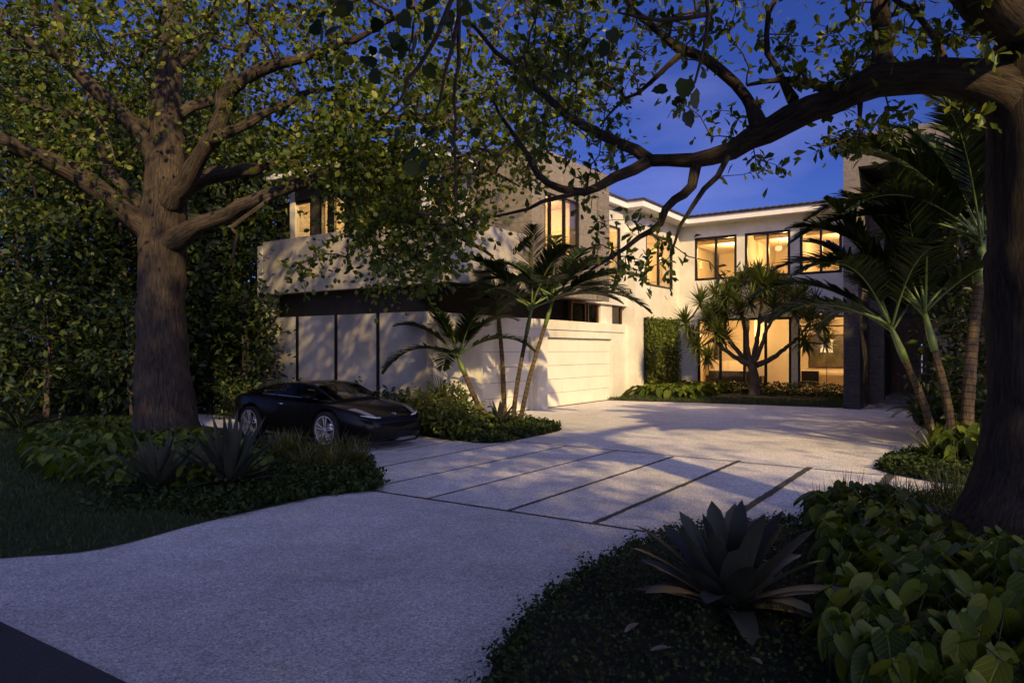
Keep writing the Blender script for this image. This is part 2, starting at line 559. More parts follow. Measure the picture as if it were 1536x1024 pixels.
def grow(skel, skr, attr, step=0.3, tip=0.006, power=0.46, jit=0.05, sag=0.12):
    """joins every leaf cluster to the nearest branch; returns the paths with radii"""
    pos = [np.array(p) for p in skel]
    par = [-1] * len(pos)
    A = np.asarray(attr)
    S = np.array(pos)
    d0 = np.array([np.min(np.linalg.norm(S - a, axis=1)) for a in A])
    order = np.argsort(d0)
    cap = 60000
    buf = np.zeros((cap, 3))
    buf[:len(pos)] = S
    n = len(pos)
    paths = []
    for ai in order:
        a = A[ai]
        dv = buf[:n] - a
        dist = np.sqrt((dv ** 2).sum(1))
        j = int(np.argmin(dist))
        L = dist[j]
        if L < 0.1:
            continue
        k = max(2, int(math.ceil(L / step)))
        p0 = buf[j].copy()
        mid = (p0 + a) / 2 + R.normal(0, 0.10 * L, 3) + np.array([0, 0, sag * L])
        idx = [j]
        prev = j
        for q in range(1, k + 1):
            t = q / k
            p = (1 - t) ** 2 * p0 + 2 * t * (1 - t) * mid + t * t * a
            if q < k:
                p = p + R.normal(0, jit * min(step, L / k), 3)
            if n >= cap:
                break
            buf[n] = p
            par.append(prev)
            prev = n
            idx.append(n)
            n += 1
        paths.append(idx)
    cnt = np.zeros(n)
    for idx in paths:
        cnt[idx[-1]] += 1
    m = len(skel)
    for i in range(n - 1, m - 1, -1):
        if par[i] >= m:
            cnt[par[i]] += cnt[i]
    rr = tip * np.maximum(cnt, 1) ** power
    out = []
    for idx in paths:
        r = rr[idx].copy()
        j = idx[0]
        r[0] = min(r[1] * 1.35, skr[j] * 0.7) if j < m else min(rr[j], r[1] * 1.2)
        out.append((buf[idx], r))
    return out


def cluster_leaves(mb, tmpl, A, per, spread, size, mi, updown=0.55, axis_out=0.9):
    A = np.asarray(A)
    N = len(A)
    idx = np.repeat(np.arange(N), per)
    keep = R.random(len(idx)) < np.repeat(R.uniform(0.55, 1.0, N), per)
    idx = idx[keep]
    k = len(idx)
    off = R.normal(0, 1, (k, 3)) * np.array([1, 1, 0.75]) * spread
    pos = A[idx] + off
    d = nrm(nrm(off) * axis_out + R.normal(0, .5, (k, 3)) + np.array([0, 0, -.15]))
    nn = nrm(R.normal(0, 1, (k, 3)) * 0.7 + UP * updown)
    mb.leaves(tmpl, pos, d, nn, size * R.uniform(0.6, 1.2, k), mi)


def sprig_leaves(mb, tmpl, paths, per_m, size, mi, tip_only=True):
    """leaves set alternately along the twigs, in rosettes at the twig ends"""
    pos, dr, nn, sz = [], [], [], []
    for pts, r in paths:
        t = nrm(pts[-1] - pts[-2])
        for q in range(int(R.integers(5, 9))):
            a = R.uniform(0, 2 * math.pi)
            s = nrm(np.cross(t, [math.cos(a), math.sin(a), 0.3]))
            pos.append(pts[-1] - t * R.uniform(0, .06))
            dr.append(t * R.uniform(.1, .9) + s)
            nn.append(UP + t * .5 + R.normal(0, .45, 3))
            sz.append(size * R.uniform(.6, 1.15))
        for i in range(len(pts) - 1):
            if r[i] > 0.018:
                continue
            L = np.linalg.norm(pts[i + 1] - pts[i])
            for q in range(R.poisson(L * per_m)):
                u = R.random()
                t = nrm(pts[i + 1] - pts[i])
                a = R.uniform(0, 2 * math.pi)
                s = nrm(np.cross(t, [math.cos(a), math.sin(a), 0.3]))
                pos.append(pts[i] * (1 - u) + pts[i + 1] * u)
                dr.append(t * .4 + s)
                nn.append(UP + R.normal(0, .5, 3))
                sz.append(size * R.uniform(.6, 1.1))
    mb.leaves(tmpl, np.array(pos), np.array(dr), np.array(nn), np.array(sz), mi)


def box_attr(spec, reject=None):
    out = []
    for (x0, x1, y0, y1, d0, d1, n) in spec:
        k = 0
        while k < n:
            px, py, Y = R.uniform(x0, x1), R.uniform(y0, y1), R.uniform(d0, d1)
            k += 1
            if reject is not None and reject(px, py, Y):
                continue
            out.append(P(px, py, Y))
    return np.array(out)


# ------------------------------------------------------------------ the house (local x = along the garage front, y = along the back wing)
house = thing('house', 'two-storey white modern house with garage doors, stone accents and warmly lit windows', 'house', rz=ANG)


def panel(mb, axis, c, u0, u1, z0, z1, th, holes=(), mi=0):
    """upright wall slab with openings: outer face on axis=c, thickness towards +axis"""
    us = sorted({u0, u1, *[h[0] for h in holes], *[h[1] for h in holes]})
    zs = sorted({z0, z1, *[h[2] for h in holes], *[h[3] for h in holes]})
    us = [u for u in us if u0 <= u <= u1]
    zs = [z for z in zs if z0 <= z <= z1]
    nu, nz = len(us) - 1, len(zs) - 1

    def solid(i, j):
        if i < 0 or j < 0 or i >= nu or j >= nz:
            return False
        a, b = (us[i] + us[i + 1]) / 2, (zs[j] + zs[j + 1]) / 2
        return not any(h[0] < a < h[1] and h[2] < b < h[3] for h in holes)

    def pt(u, z, k):
        q = c + k * th
        return (q, u, z) if axis == 0 else (u, q, z)

    def quad(a, b, cc, d):
        mb.add([a, b, cc, d], [(0, 1, 2, 3)], mi)
    for i in range(nu):
        for j in range(nz):
            if not solid(i, j):
                continue
            a, b, e, f = us[i], us[i + 1], zs[j], zs[j + 1]
            quad(pt(a, e, 0), pt(a, f, 0), pt(b, f, 0), pt(b, e, 0))
            quad(pt(a, e, 1), pt(b, e, 1), pt(b, f, 1), pt(a, f, 1))
            if not solid(i - 1, j):
                quad(pt(a, e, 0), pt(a, e, 1), pt(a, f, 1), pt(a, f, 0))
            if not solid(i + 1, j):
                quad(pt(b, e, 0), pt(b, f, 0), pt(b, f, 1), pt(b, e, 1))
            if not solid(i, j - 1):
                quad(pt(a, e, 0), pt(b, e, 0), pt(b, e, 1), pt(a, e, 1))
            if not solid(i, j + 1):
                quad(pt(a, f, 0), pt(a, f, 1), pt(b, f, 1), pt(b, f, 0))


def wall(name, mat, axis, c, u0, u1, z0, z1, th=0.25, holes=()):
    mb = MB()
    panel(mb, axis, c, u0, u1, z0, z1, th, holes)
    return mb.build(name, mat, house, smooth=False)


def window(axis, c, u0, u1, z0, z1, mull=(), rails=(), fw=0.07, glass='glass', inset=0.07, frame='dark', mw=0.05):
    mb = MB()

    def bar(a0, a1, b0, b1):
        if axis == 0:
            mb.box(c + inset - .04, c + inset + .05, a0, a1, b0, b1)
        else:
            mb.box(a0, a1, c + inset - .04, c + inset + .05, b0, b1)
    bar(u0 + .004, u0 + fw, z0 + .004, z1 - .004)
    bar(u1 - fw, u1 - .004, z0 + .004, z1 - .004)
    bar(u0 + fw, u1 - fw, z0 + .004, z0 + fw)
    bar(u0 + fw, u1 - fw, z1 - fw, z1 - .004)
    for m in mull:
        bar(m - mw / 2, m + mw / 2, z0 + fw, z1 - fw)
    for r in rails:
        bar(u0 + fw, u1 - fw, r - .025, r + .025)
    w = mb.build('window', M[frame], house, smooth=False)
    g = MB()
    if axis == 0:
        g.box(c + inset, c + inset + .012, u0 + .02, u1 - .02, z0 + .02, z1 - .02)
    else:
        g.box(u0 + .02, u1 - .02, c + inset, c + inset + .012, z0 + .02, z1 - .02)
    g.build('pane', M[glass], w, smooth=False)
    return w


XB = 28.5                                                   # back wing wall plane
XE, YF, YU = 12.83, 11.5, 10.8                              # end wall, garage front, upper storey front
XS, YS = 24.05, 11.19                                       # forward-stepping bay
# --- ground floor of the garage wing
d1 = (on_b(724, YF), on_b(797, YF))
d2 = (on_b(818, YF), on_b(918, YF))
wall('garage_wall', M['stucco'], 1, YF, XE + .25, XS, 0, 2.75, .25, [(d1[0], d1[1], -1, 2.2), (d2[0], d2[1], -1, 2.2)])
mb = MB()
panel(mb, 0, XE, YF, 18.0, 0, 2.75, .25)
mb.build('end_wall', M['shaded_stucco'], house, smooth=False)
for px in (447, 505, 568):
    y = on_a(px, XE)
    mb = MB()
    mb.box(XE - .05, XE - .002, y - .035, y + .035, 0.0, 2.77)
    mb.build('wall_post', M['dark'], house, smooth=False)
mb = MB()
mb.box(XE + .1, XS, YF + .1, 18.0, 2.55, 2.755)
mb.build('garage_roof_ledge', M['stucco'], house, smooth=False)
mb = MB()
mb.box(d1[1] + .12, d2[0] - .12, YF - .16, YF - .003, 0, 2.2)
mb.build('pilaster', M['stucco'], house, smooth=False)
mb = MB()
mb.box(XE + .005, XS - .3, YF - .035, YF - .003, 2.45, 2.74)
mb.build('garage_fascia', M['stucco'], house, smooth=False)
for (u0, u1) in (d1, d2):
    rows, gap, n = 5, 0.012, 5
    mb = MB()
    mb.box(u0 + .01, u1 - .01, YF + .115, YF + .16, 0.015, 2.19, 1)
    hh = 2.17 / rows
    for r in range(rows):
        nc = 4 if u1 - u0 > 3 else 2
        ww = (u1 - u0 - .02) / nc
        for c in range(nc):
            mb.box(u0 + .01 + c * ww + .005, u0 + .01 + (c + 1) * ww - .005, YF + .09, YF + .13, .02 + r * hh, .02 + (r + 1) * hh - gap)
    mb.build('garage_door', [M['doorpaint'], M['groove']], house, smooth=False)
    mb = MB()
    mb.box(u0, u1, YF + .05, YF + .1, 0.002, .02)
    mb.build('door_seal', M['plastic'], house, smooth=False)
# --- clerestory recess
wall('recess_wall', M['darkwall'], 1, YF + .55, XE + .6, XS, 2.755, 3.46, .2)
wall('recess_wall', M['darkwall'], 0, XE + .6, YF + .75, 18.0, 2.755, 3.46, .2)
for px0, px1 in ((858, 880), (883, 899), (919, 934)):
    a0, a1 = on_b(px0, YF + .1), on_b(px1, YF + .1)
    mb = MB()
    mb.box(a0 + .06, a1 - .06, YF + .12, YF + .25, 3.38, 3.44)
    for q in (a0, a1 - .06):
        mb.box(q, q + .06, YF + .12, YF + .25, 2.757, 3.44)
    w = mb.build('clerestory_window', M['wood'], house, smooth=False)
    g = MB()
    g.box(a0 + .06, a1 - .06, YF + .17, YF + .18, 2.76, 3.44)
    g.build('pane', M['tglass'], w, smooth=False)
mb = MB()
mb.box(on_b(901, YF + .1), on_b(918, YF + .1), YF + .1, YF + .3, 2.757, 3.45)
mb.build('clerestory_pier', M['stucco'], house, smooth=False)
# --- cantilevered upper storey: slab, white parapet, walls behind
SX0, SX1 = 16.3, on_b(911, 10.7)
mb = MB()
mb.box(XE + .02, SX1 - .02, YU + .02, 18.0, 3.46, 3.62)
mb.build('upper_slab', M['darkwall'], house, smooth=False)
wall('parapet', M['shaded_stucco'], 0, XE, YU, 17.98, 3.44, 5.0, .2)
wall('parapet', M['shaded_stucco'], 1, YU, XE + .2, SX0, 3.44, 5.0, .2)
wx0, wx1 = on_b(817, 10.7), on_b(869, 10.7)
wall('stone_volume', M['stone'], 1, 10.7, SX0, SX1, 3.42, 7.56, .35, [(wx0, wx1, 4.63, 6.36)])
wall('stone_volume', M['stone'], 0, SX0, 11.05, 13.3, 3.63, 7.56, .35)
mb = MB()
mb.box(SX0 + .36, SX1, 11.06, 13.3, 7.3, 7.5)
mb.build('stone_volume', M['stone'], house, smooth=False)
mb = MB()
mb.box(SX1 - .2, SX1 - .02, 11.051, 13.3, 3.63, 7.56)
mb.build('stone_volume', M['stone'], house, smooth=False)
sx = on_b(895, 10.7)
mb = MB()
mb.box(sx, SX1 + .02, 10.64, 10.698, 3.40, 7.58)
mb.build('stone_pier', M['stone2'], house, smooth=False)
window(1, 10.7, wx0, wx1, 4.63, 6.36, mull=[on_b(825, 10.7) + .05, on_b(848, 10.7)], inset=.05, fw=.06, mw=.07)
ew = [(on_a(467, 14.0), on_a(413, 14.0)), (on_a(519, 14.0), on_a(478, 14.0))]
wall('upper_end_wall', M['darkwall'], 0, 14.0, 13.0, 18.0, 3.62, 7.0, .25, [(a, b, 3.7, 6.42) for a, b in ew])
for a, b in ew:
    window(0, 14.0, a, b, 3.7, 6.42, mull=[a + (b - a) * .58], mw=.3, fw=.1)
tw = (on_b(752, 13.0), on_b(777, 13.0))
wall('terrace_wall', M['stucco'], 1, 13.0, 14.25, SX0, 3.62, 7.0, .25, [(14.7, 15.9, 3.7, 6.6)])
window(1, 13.0, 14.7, 15.9, 3.7, 6.6, mull=[15.3], glass='tglass')
# --- wall between the stone box and the bay, and the bay
nw = (on_b(914, YF), on_b(931, YF))
wall('upper_wall', M['stucco'], 1, YF, SX1 + .02, XS, 3.44, 7.02, .25, [(nw[0], nw[1], 4.3, 6.3)])
window(1, YF, nw[0], nw[1], 4.3, 6.3, mull=[], rails=[], fw=.06, inset=.06)
wall('bay_side_wall', M['stucco'], 0, XS, YS, YF + 0.25, 0, 7.02, .25)
bw = (on_b(969, YS), on_b(1009, YS))
wall('bay_wall', M['stucco'], 1, YS, XS + .25, XB, 0, 7.02, .25, [(bw[0], bw[1], 4.3, 6.37)])
window(1, YS, bw[0], bw[1], 4.3, 6.37, mull=[on_b(989, YS)], inset=.04, fw=.085, mw=.09)
# --- back wing
PY0, PY1 = 0.6, 3.96
uw = []
for p0, p1 in ((1042, 1105), (1117, 1185.5), (1199.5, 1263)):
    uw.append((on_a(p1, XB), on_a(p0, XB)))
gy0, gy1 = 4.12, on_a(1046, XB)
holes = [(a, b, 4.7, 6.5) for a, b in uw] + [(gy0, gy1, .12, 3.1)]
wall('back_wall', M['stucco'], 0, XB, PY1 - .1, YS + .25, 0, 7.02, .25, holes)
for a, b in uw:
    window(0, XB, a, b, 4.7, 6.5, mull=[a + (b - a) * .49], inset=.05, fw=.10, mw=.085)
cols = [on_a(q, XB) for q in (1197, 1187, 1148, 1080)]
window(0, XB, gy0, cols[0], .12, 3.1, mull=[], rails=[2.72], fw=.07)
mb = MB()
mb.box(XB - .01, XB + .26, cols[0] + .004, cols[1] - .004, .1, 3.1)
mb.build('window_pier', M['stucco'], house, smooth=False)
window(0, XB, cols[1], gy1, .12, 3.1, mull=[cols[2], cols[3], on_a(1116, XB)], fw=.10, mw=.10)
mb = MB()
mb.box(XB - .06, XB - .003, gy0 - .1, cols[1] + .3, 3.3, 3.42)
mb.build('string_course', M['trim'], house, smooth=False)
# wall right of the portal, mostly behind planting
wall('back_wall', M['darkwall'], 0, XB, -7.0, PY0 - .3, 0, 7.0, .25)
# --- eaves and roofs


def eave(name, pts, z=7.02, t=.23):
    """white eave board running round an outline, with its soffit"""
    mb = MB()
    mb.box(*pts, z, z + t)
    return mb.build(name, M['trim'], house, smooth=False)


eave('eave', (13.4, SX0 - .02, 12.4, 18.6))
eave('eave', (SX1 + .04, XS - .55, 11.25, 12.2))
eave('eave', (XS - .55, XB + .4, 10.6, 12.2))
eave('eave', (XB - .6, XB + .4, PY1 + .01, 10.598))
eave('eave', (XB - .5, XB + .4, -7.0, PY0 - .32), 7.0)


def roofslab(v, ridge):
    mb = MB()
    n = len(v)
    z0 = 7.252
    b = [(x, y, z0) for x, y in v]
    e = [(x, y, z0 + .06) for x, y in v]
    t = [(x, y, z0 + .3) for x, y in ridge]
    mb.add(b + e, [(i, (i + 1) % n, n + (i + 1) % n, n + i) for i in range(n)] + [tuple(range(n))[::-1]])
    mb.add(e + t, [(i, (i + 1) % n, n + (i + 1) % n, n + i) for i in range(n)] + [tuple(range(n, 2 * n))])
    return mb.build('roof', M['tile'], house, smooth=False)


roofslab([(13.34, 12.34), (SX0 - .03, 12.34), (SX0 - .03, 18.66), (13.34, 18.66)], [(15.2, 15), (SX0 - .1, 15), (SX0 - .1, 16), (15.2, 16)])
roofslab([(SX1 + .05, 11.19), (XS - .61, 11.19), (XS - .61, 10.54), (XB - .66, 10.54), (XB - .66, PY1 + .02), (34.6, PY1 + .02), (34.6, 18.6), (SX1 + .05, 18.6)],
         [(SX1 + .1, 14.6), (25, 14.6), (26, 14.4), (31, 14.2), (31.2, PY1 + .1), (31.4, PY1 + .1), (31.5, 15.6), (SX1 + .1, 15.6)])
# tile edge seen as a toothed line above the back eave
mb = MB()
y = PY1 + .1
while y < 10.4:
    mb.box(XB - .70, XB - .5, y, y + .19, 7.30, 7.345)
    y += .25
mb.build('roof_tile_edge', M['tile'], house, smooth=False)
# closing walls far side
wall('far_wall', M['stucco'], 0, 34.3, -7.0, 18.0, 0, 7.0, .25)
wall('far_wall', M['stucco'], 1, 18.0, XE, 14.0, 0, 4.9, .25)
wall('far_wall', M['stucco'], 1, 18.0, 14.0, 34.5, 0, 7.0, .25)
mb = MB()
mb.box(XB + .42, 34.6, -7.25, PY1, 7.01, 7.2)
mb.build('roof', M['tile'], house, smooth=False)
wall('far_wall', M['stucco'], 1, -7.2, XB, 34.5, 0, 7.0, .2)

# --- stone portal
PX = 23.5
mb = MB()
panel(mb, 0, PX, PY0, PY1, 0, 8.37, .42, [(1.0, 3.55, -1, 7.38)])
mb.build('portal_frame', M['stone3'], house, smooth=False)
mb = MB()
mb.box(PX - .05, PX + .5, 3.50, 3.95, .0, 3.35)
mb.box(PX + .5, PX + 1.6, 3.52, 3.558, .0, 3.35)
mb.build('slate_pier', M['slate2'], house, smooth=False)
wall('portal_side', M['stone2'], 1, 3.56, PX + .42, XB - .01, 0, 8.35, .38)
wall('portal_side', M['stone2'], 1, PY0 + .01, PX + .42, XB - .01, 0, 8.35, .38)
mb = MB()
mb.box(25.8, 26.4, 3.12, 3.557, 0, 7.3)
mb.build('portal_pier', M['stone2'], house, smooth=False)
mb = MB()
mb.box(PX + .43, XB - .02, 1.0, 3.55, 7.4, 8.34)
mb.build('portal_roof', M['darkwall'], house, smooth=False)
wall('entry_wall', M['darkwall'], 0, 27.2, 1.0, 3.55, 0.3, 7.35, .2, [(1.2, 1.95, .32, 2.9), (2.02, 3.1, .32, 2.9)])
mb = MB()
mb.box(27.24, 27.30, 2.03, 3.09, .33, 2.89)
dr = mb.build('front_door', M['wood'], house, smooth=False)
mb = MB()
mb.box(27.16, 27.2, 2.14, 2.18, 1.0, 2.0)
mb.build('door_handle', M['chrome'], dr, smooth=False)
window(0, 27.2, 1.2, 1.95, .32, 2.9, mull=[], fw=.05)
for k in range(3):
    mb = MB()
    mb.box(PX + .9 + k * .75, 27.2, 1.05, 3.1 + .1 * (k == 0), .002 + k * .1, .1 + k * .1)
    mb.build('entrance_step', M['slate'], house, smooth=False)

# --- rooms behind the glass
mb = MB()
panel(mb, 0, 33.6, 3.9, 11.2, .1, 7.0, .2)
panel(mb, 1, 11.45, XB + .26, 33.6, .1, 7.0, .2)
panel(mb, 1, 3.95, XB + .26, 33.6, .1, 7.0, .14)
panel(mb, 1, on_a(1151, 30.0), 31.3, 33.6, .1, 3.3, .15)
panel(mb, 0, 31.2, on_a(1192, 31), on_a(1130, 31), .1, 3.3, .12)
panel(mb, 1, on_a(1111, XB) - .06, XB + .26, 33.6, 3.6, 7.0, .12)
panel(mb, 1, on_a(1192, XB) - .06, XB + .26, 33.6, 3.6, 7.0, .12)
mb.box(30.2, 33.6, 4.1, 11.2, 6.45, 6.6)
mb.build('interior_wall', M['inwall'], house, smooth=False)
mb = MB()
mb.box(XB + .26, 33.6, 4.1, 11.44, .02, .11)
mb.box(XB + .26, 33.6, 4.1, 11.44, 3.3, 3.6)
mb.box(XB + .26, 33.6, 4.1, 11.44, 6.9, 7.0)
mb.build('interior_floor', M['infloor'], house, smooth=False)
mb = MB()
panel(mb, 1, 15.0, 16.7, XB, 3.63, 7.0, .15)
panel(mb, 0, SX1 - .32, 11.06, 15.0, 3.63, 7.0, .1)
panel(mb, 0, XB + .02, YS + .27, 15.0, 3.63, 7.0, .1)
panel(mb, 1, 12.6, 22.3, 24.5, 3.63, 7.0, .1)
panel(mb, 0, 16.4, 13.3, 17.9, 3.63, 7.0, .12)
panel(mb, 0, 24.6, YF + .26, 15.0, 3.63, 7.0, .12)
mb.build('interior_wall', M['inwall'], house, smooth=False)
mb = MB()
mb.box(16.7, SX1 - .34, 11.06, 15.0, 6.6, 6.7)
mb.box(SX1 + .1, XB, 11.8, 15.0, 6.9, 7.0)
mb.box(SX1 + .1, XB, 11.8, 15.0, 3.5, 3.63)
mb.box(14.26, 16.4, 13.3, 17.9, 6.9, 7.0)
mb.build('interior_ceiling', M['inwall'], house, smooth=False)


def room_lamp(a, b, z, watt, size=.6, name='room_lamp'):
    l = D.lights.new(name, 'POINT')
    l.shadow_soft_size = size * .3
    l.energy = watt
    l.color = (1.0, .60, .22)
    o = D.objects.new(name, l)
    COL.objects.link(o)
    o.location = HW(a, b, z)
    return o


room_lamp(30.6, 9.7, 6.05, 135)
room_lamp(30.6, 7.3, 6.05, 135)
room_lamp(30.6, 5.0, 6.05, 120)
room_lamp(31.0, 9.3, 2.6, 190)
room_lamp(30.4, 5.6, 2.7, 210)
room_lamp(18.8, 12.6, 5.9, 260)
room_lamp(23.4, 12.15, 6.0, 70)
room_lamp(26.7, 13.0, 6.0, 150)
room_lamp(15.3, 15.6, 6.0, 150)
room_lamp(15.4, 13.8, 6.0, 80)
room_lamp(28.0, 1.7, 2.9, 6, .3)

# things in the rooms
t = thing('floor_lamp', 'slim floor lamp with lit drum shade inside the ground floor window beside the portal', 'floor lamp', HW(30.4, on_a(1240, 30.4), .11))
mb = MB()
mb.tube([(0, 0, 0), (0, 0, .03)], [.16, .16], 16)
mb.build('base', M['dark'], t)
mb = MB()
mb.tube([(0, 0, .03), (0, 0, 1.65)], [.014, .014], 8)
mb.build('pole', M['dark'], t)
mb = MB()
mb.tube([(0, 0, 1.6), (0, 0, 1.98)], [.24, .2], 20, caps=False)
mb.build('lamp_shade', M['lampshade'], t)
t = thing('wall_picture', 'large dark framed picture on the back wall of the ground floor room', 'picture', HW(33.58, on_a(1240, 33.6), 1.75), ANG)
mb = MB()
mb.box(-.03, 0, -.75, .75, -.75, .75)
mb.build('picture_frame', M['wood'], t, smooth=False)
mb = MB()
mb.box(-.04, -.031, -.68, .68, -.68, .68)
mb.build('canvas', M['picture'], t, smooth=False)
t = thing('console_table', 'low white console table under the picture in the ground floor room', 'table', HW(33.0, on_a(1236, 33), .11), ANG)
mb = MB()
mb.box(-.3, .3, -1.1, 1.1, .72, .8)
mb.build('table_top', M['trim'], t, smooth=False)
for sx_ in (-.25, .25):
    for sy in (-1.0, 1.0):
        mb = MB()
        mb.box(sx_ - .04, sx_ + .04, sy - .04, sy + .04, 0, .72)
        mb.build('leg', M['trim'], t, smooth=False)
t = thing('sofa', 'low dark sofa with its back to the ground floor glass behind the dracaena trunk', 'sofa', HW(30.0, on_a(1100, 30), .11), ANG)
for nm_, b_ in (('seat', (-.05, .8, -1.0, 1.0, .12, .42)), ('backrest', (-.25, -.05, -1.0, 1.0, .12, .8)), ('arm', (-.05, .8, -1.2, -1.0, .12, .6)), ('arm', (-.05, .8, 1.0, 1.2, .12, .6))):
    mb = MB()
    mb.box(*b_)
    mb.build(nm_, M['darkwall'], t, smooth=False)
t = thing('pendant_lamp', 'small round ceiling lamp lit inside the middle upper window', 'ceiling lamp', HW(30.6, on_a(1168, 30.6), 6.1), ANG)
mb = MB()
mb.tube([(0, 0, .1), (0, 0, .79)], [.008, .008], 6)
mb.build('cord', M['dark'], t)
mb = MB()
mb.tube([(0, 0, -.12), (0, 0, -.08), (0, 0, .06), (0, 0, .1)], [.06, .14, .14, .05], 16)
mb.build('lamp_shade', M['lampshade'], t)
t = thing('armchair', 'dark armchair seen low behind the ground floor glass near the floor lamp', 'armchair', HW(29.7, on_a(1213, 29.7), .11), ANG)
mb = MB()
mb.box(-.32, .32, -.32, .32, .28, .45)
mb.build('seat', M['plastic'], t, smooth=False)
mb = MB()
mb.box(.22, .34, -.32, .32, .45, .85)
mb.build('backrest', M['plastic'], t, smooth=False)
for sx_ in (-.27, .27):
    for sy in (-.27, .27):
        mb = MB()
        mb.tube([(sx_, sy, 0), (sx_, sy, .28)], [.018, .022], 6)
        mb.build('leg', M['wood'], t)
t = thing('cabinet', 'tall pale cabinet in the ground floor room behind the spiky tree', 'cabinet', HW(32.2, on_a(1095, 32.2), .11), ANG)
mb = MB()
mb.box(-.25, .25, -.8, .8, 0, 1.25)
mb.build('cabinet_body', M['infloor'], t, smooth=False)
mb = MB()
mb.box(-.275, -.252, -.78, -.01, .05, 1.2)
mb.build('door', M['inwall'], t, smooth=False)
mb = MB()
mb.box(-.275, -.252, .01, .78, .05, 1.2)
mb.build('door', M['inwall'], t, smooth=False)


# ------------------------------------------------------------------ ground
def poly_sheet(name, pts, z, mat, kind='structure'):
    mb = MB()
    mb.add([(p[0], p[1], z) for p in pts], [tuple(range(len(pts)))])
    o = mb.build(name, mat, smooth=False)
    return tag(o, kind=kind)


poly_sheet('ground', [(-300, -300), (300, -300), (300, 300), (-300, 300)], -.008, M['soil'])
poly_sheet('driveway', [(-30, -2), (-3.4 - 1.31 * 12, 4.64 + .85 * 12), (-9.0, 14.6), (-9.4, 20), (2, 32), (24, 24), (30, 10), (16, 0), (4.9, -.75)], 0.0, M['concrete'])
q0, q1 = G(0, 932), G(190, 1024)
rd = nrm(q1 - q0)
rn = np.array([rd[1], -rd[0], 0])
poly_sheet('road', [q0 - rd * 60, q0 + rd * 60, q0 + rd * 60 + rn * 8, q0 - rd * 60 + rn * 8], .004, M['asphalt'])
JT = [((557, 703), (775, 661), .035), ((595, 677), (692, 658), .03), ((566, 729), (852, 668), .035), ((640, 748), (928, 674.5), .04),
      ((762, 766), (1010, 684.5), .055), ((892, 784), (1110, 690.5), .075), ((1083, 786), (1215, 700.5), .10), ((1250, 815), (1337, 711), .13),
      ((560, 736), (1010, 803.5), .045), ((780, 662), (1322, 712.5), .035)]
mb = MB()
for i, (a, b, w) in enumerate(JT):
    a, b = G(*a), G(*b)
    d = nrm(b - a)
    s = np.array([-d[1], d[0], 0]) * w / 2
    z = .004 if i < 8 else .006
    k = max(4, int(np.linalg.norm(b - a) / .06))
    T = np.linspace(0, 1, k + 1)[:, None]
    c = a + (b - a) * T + [0, 0, z]
    e0 = c - s * (1 + R.normal(0, .13, (k + 1, 1)))
    e1 = c + s * (1 + R.normal(0, .13, (k + 1, 1)))
    mb.add(np.concatenate([e0, e1]), [(q, q + 1, k + 2 + q, k + 1 + q) for q in range(k)])
tag(mb.build('driveway_joints', M['joint'], smooth=False), kind='structure')


def inside(poly, x, y):
    poly = np.asarray(poly)[:, :2]
    n = len(poly)
    r = np.zeros(len(x), bool)
    j = n - 1
    for i in range(n):
        xi, yi, xj, yj = *poly[i], *poly[j]
        c = ((yi > y) != (yj > y)) & (x < (xj - xi) * (y - yi) / (yj - yi + 1e-12) + xi)
        r ^= c
        j = i
    return r


def edge_dist(poly, x, y):
    poly = np.asarray(poly)[:, :2]
    d = np.full(len(x), 1e9)
    n = len(poly)
    for i in range(n):
        a, b = poly[i], poly[(i + 1) % n]
        ab = b - a
        t = np.clip(((x - a[0]) * ab[0] + (y - a[1]) * ab[1]) / (ab @ ab + 1e-12), 0, 1)
        d = np.minimum(d, np.hypot(x - a[0] - t * ab[0], y - a[1] - t * ab[1]))
    return d


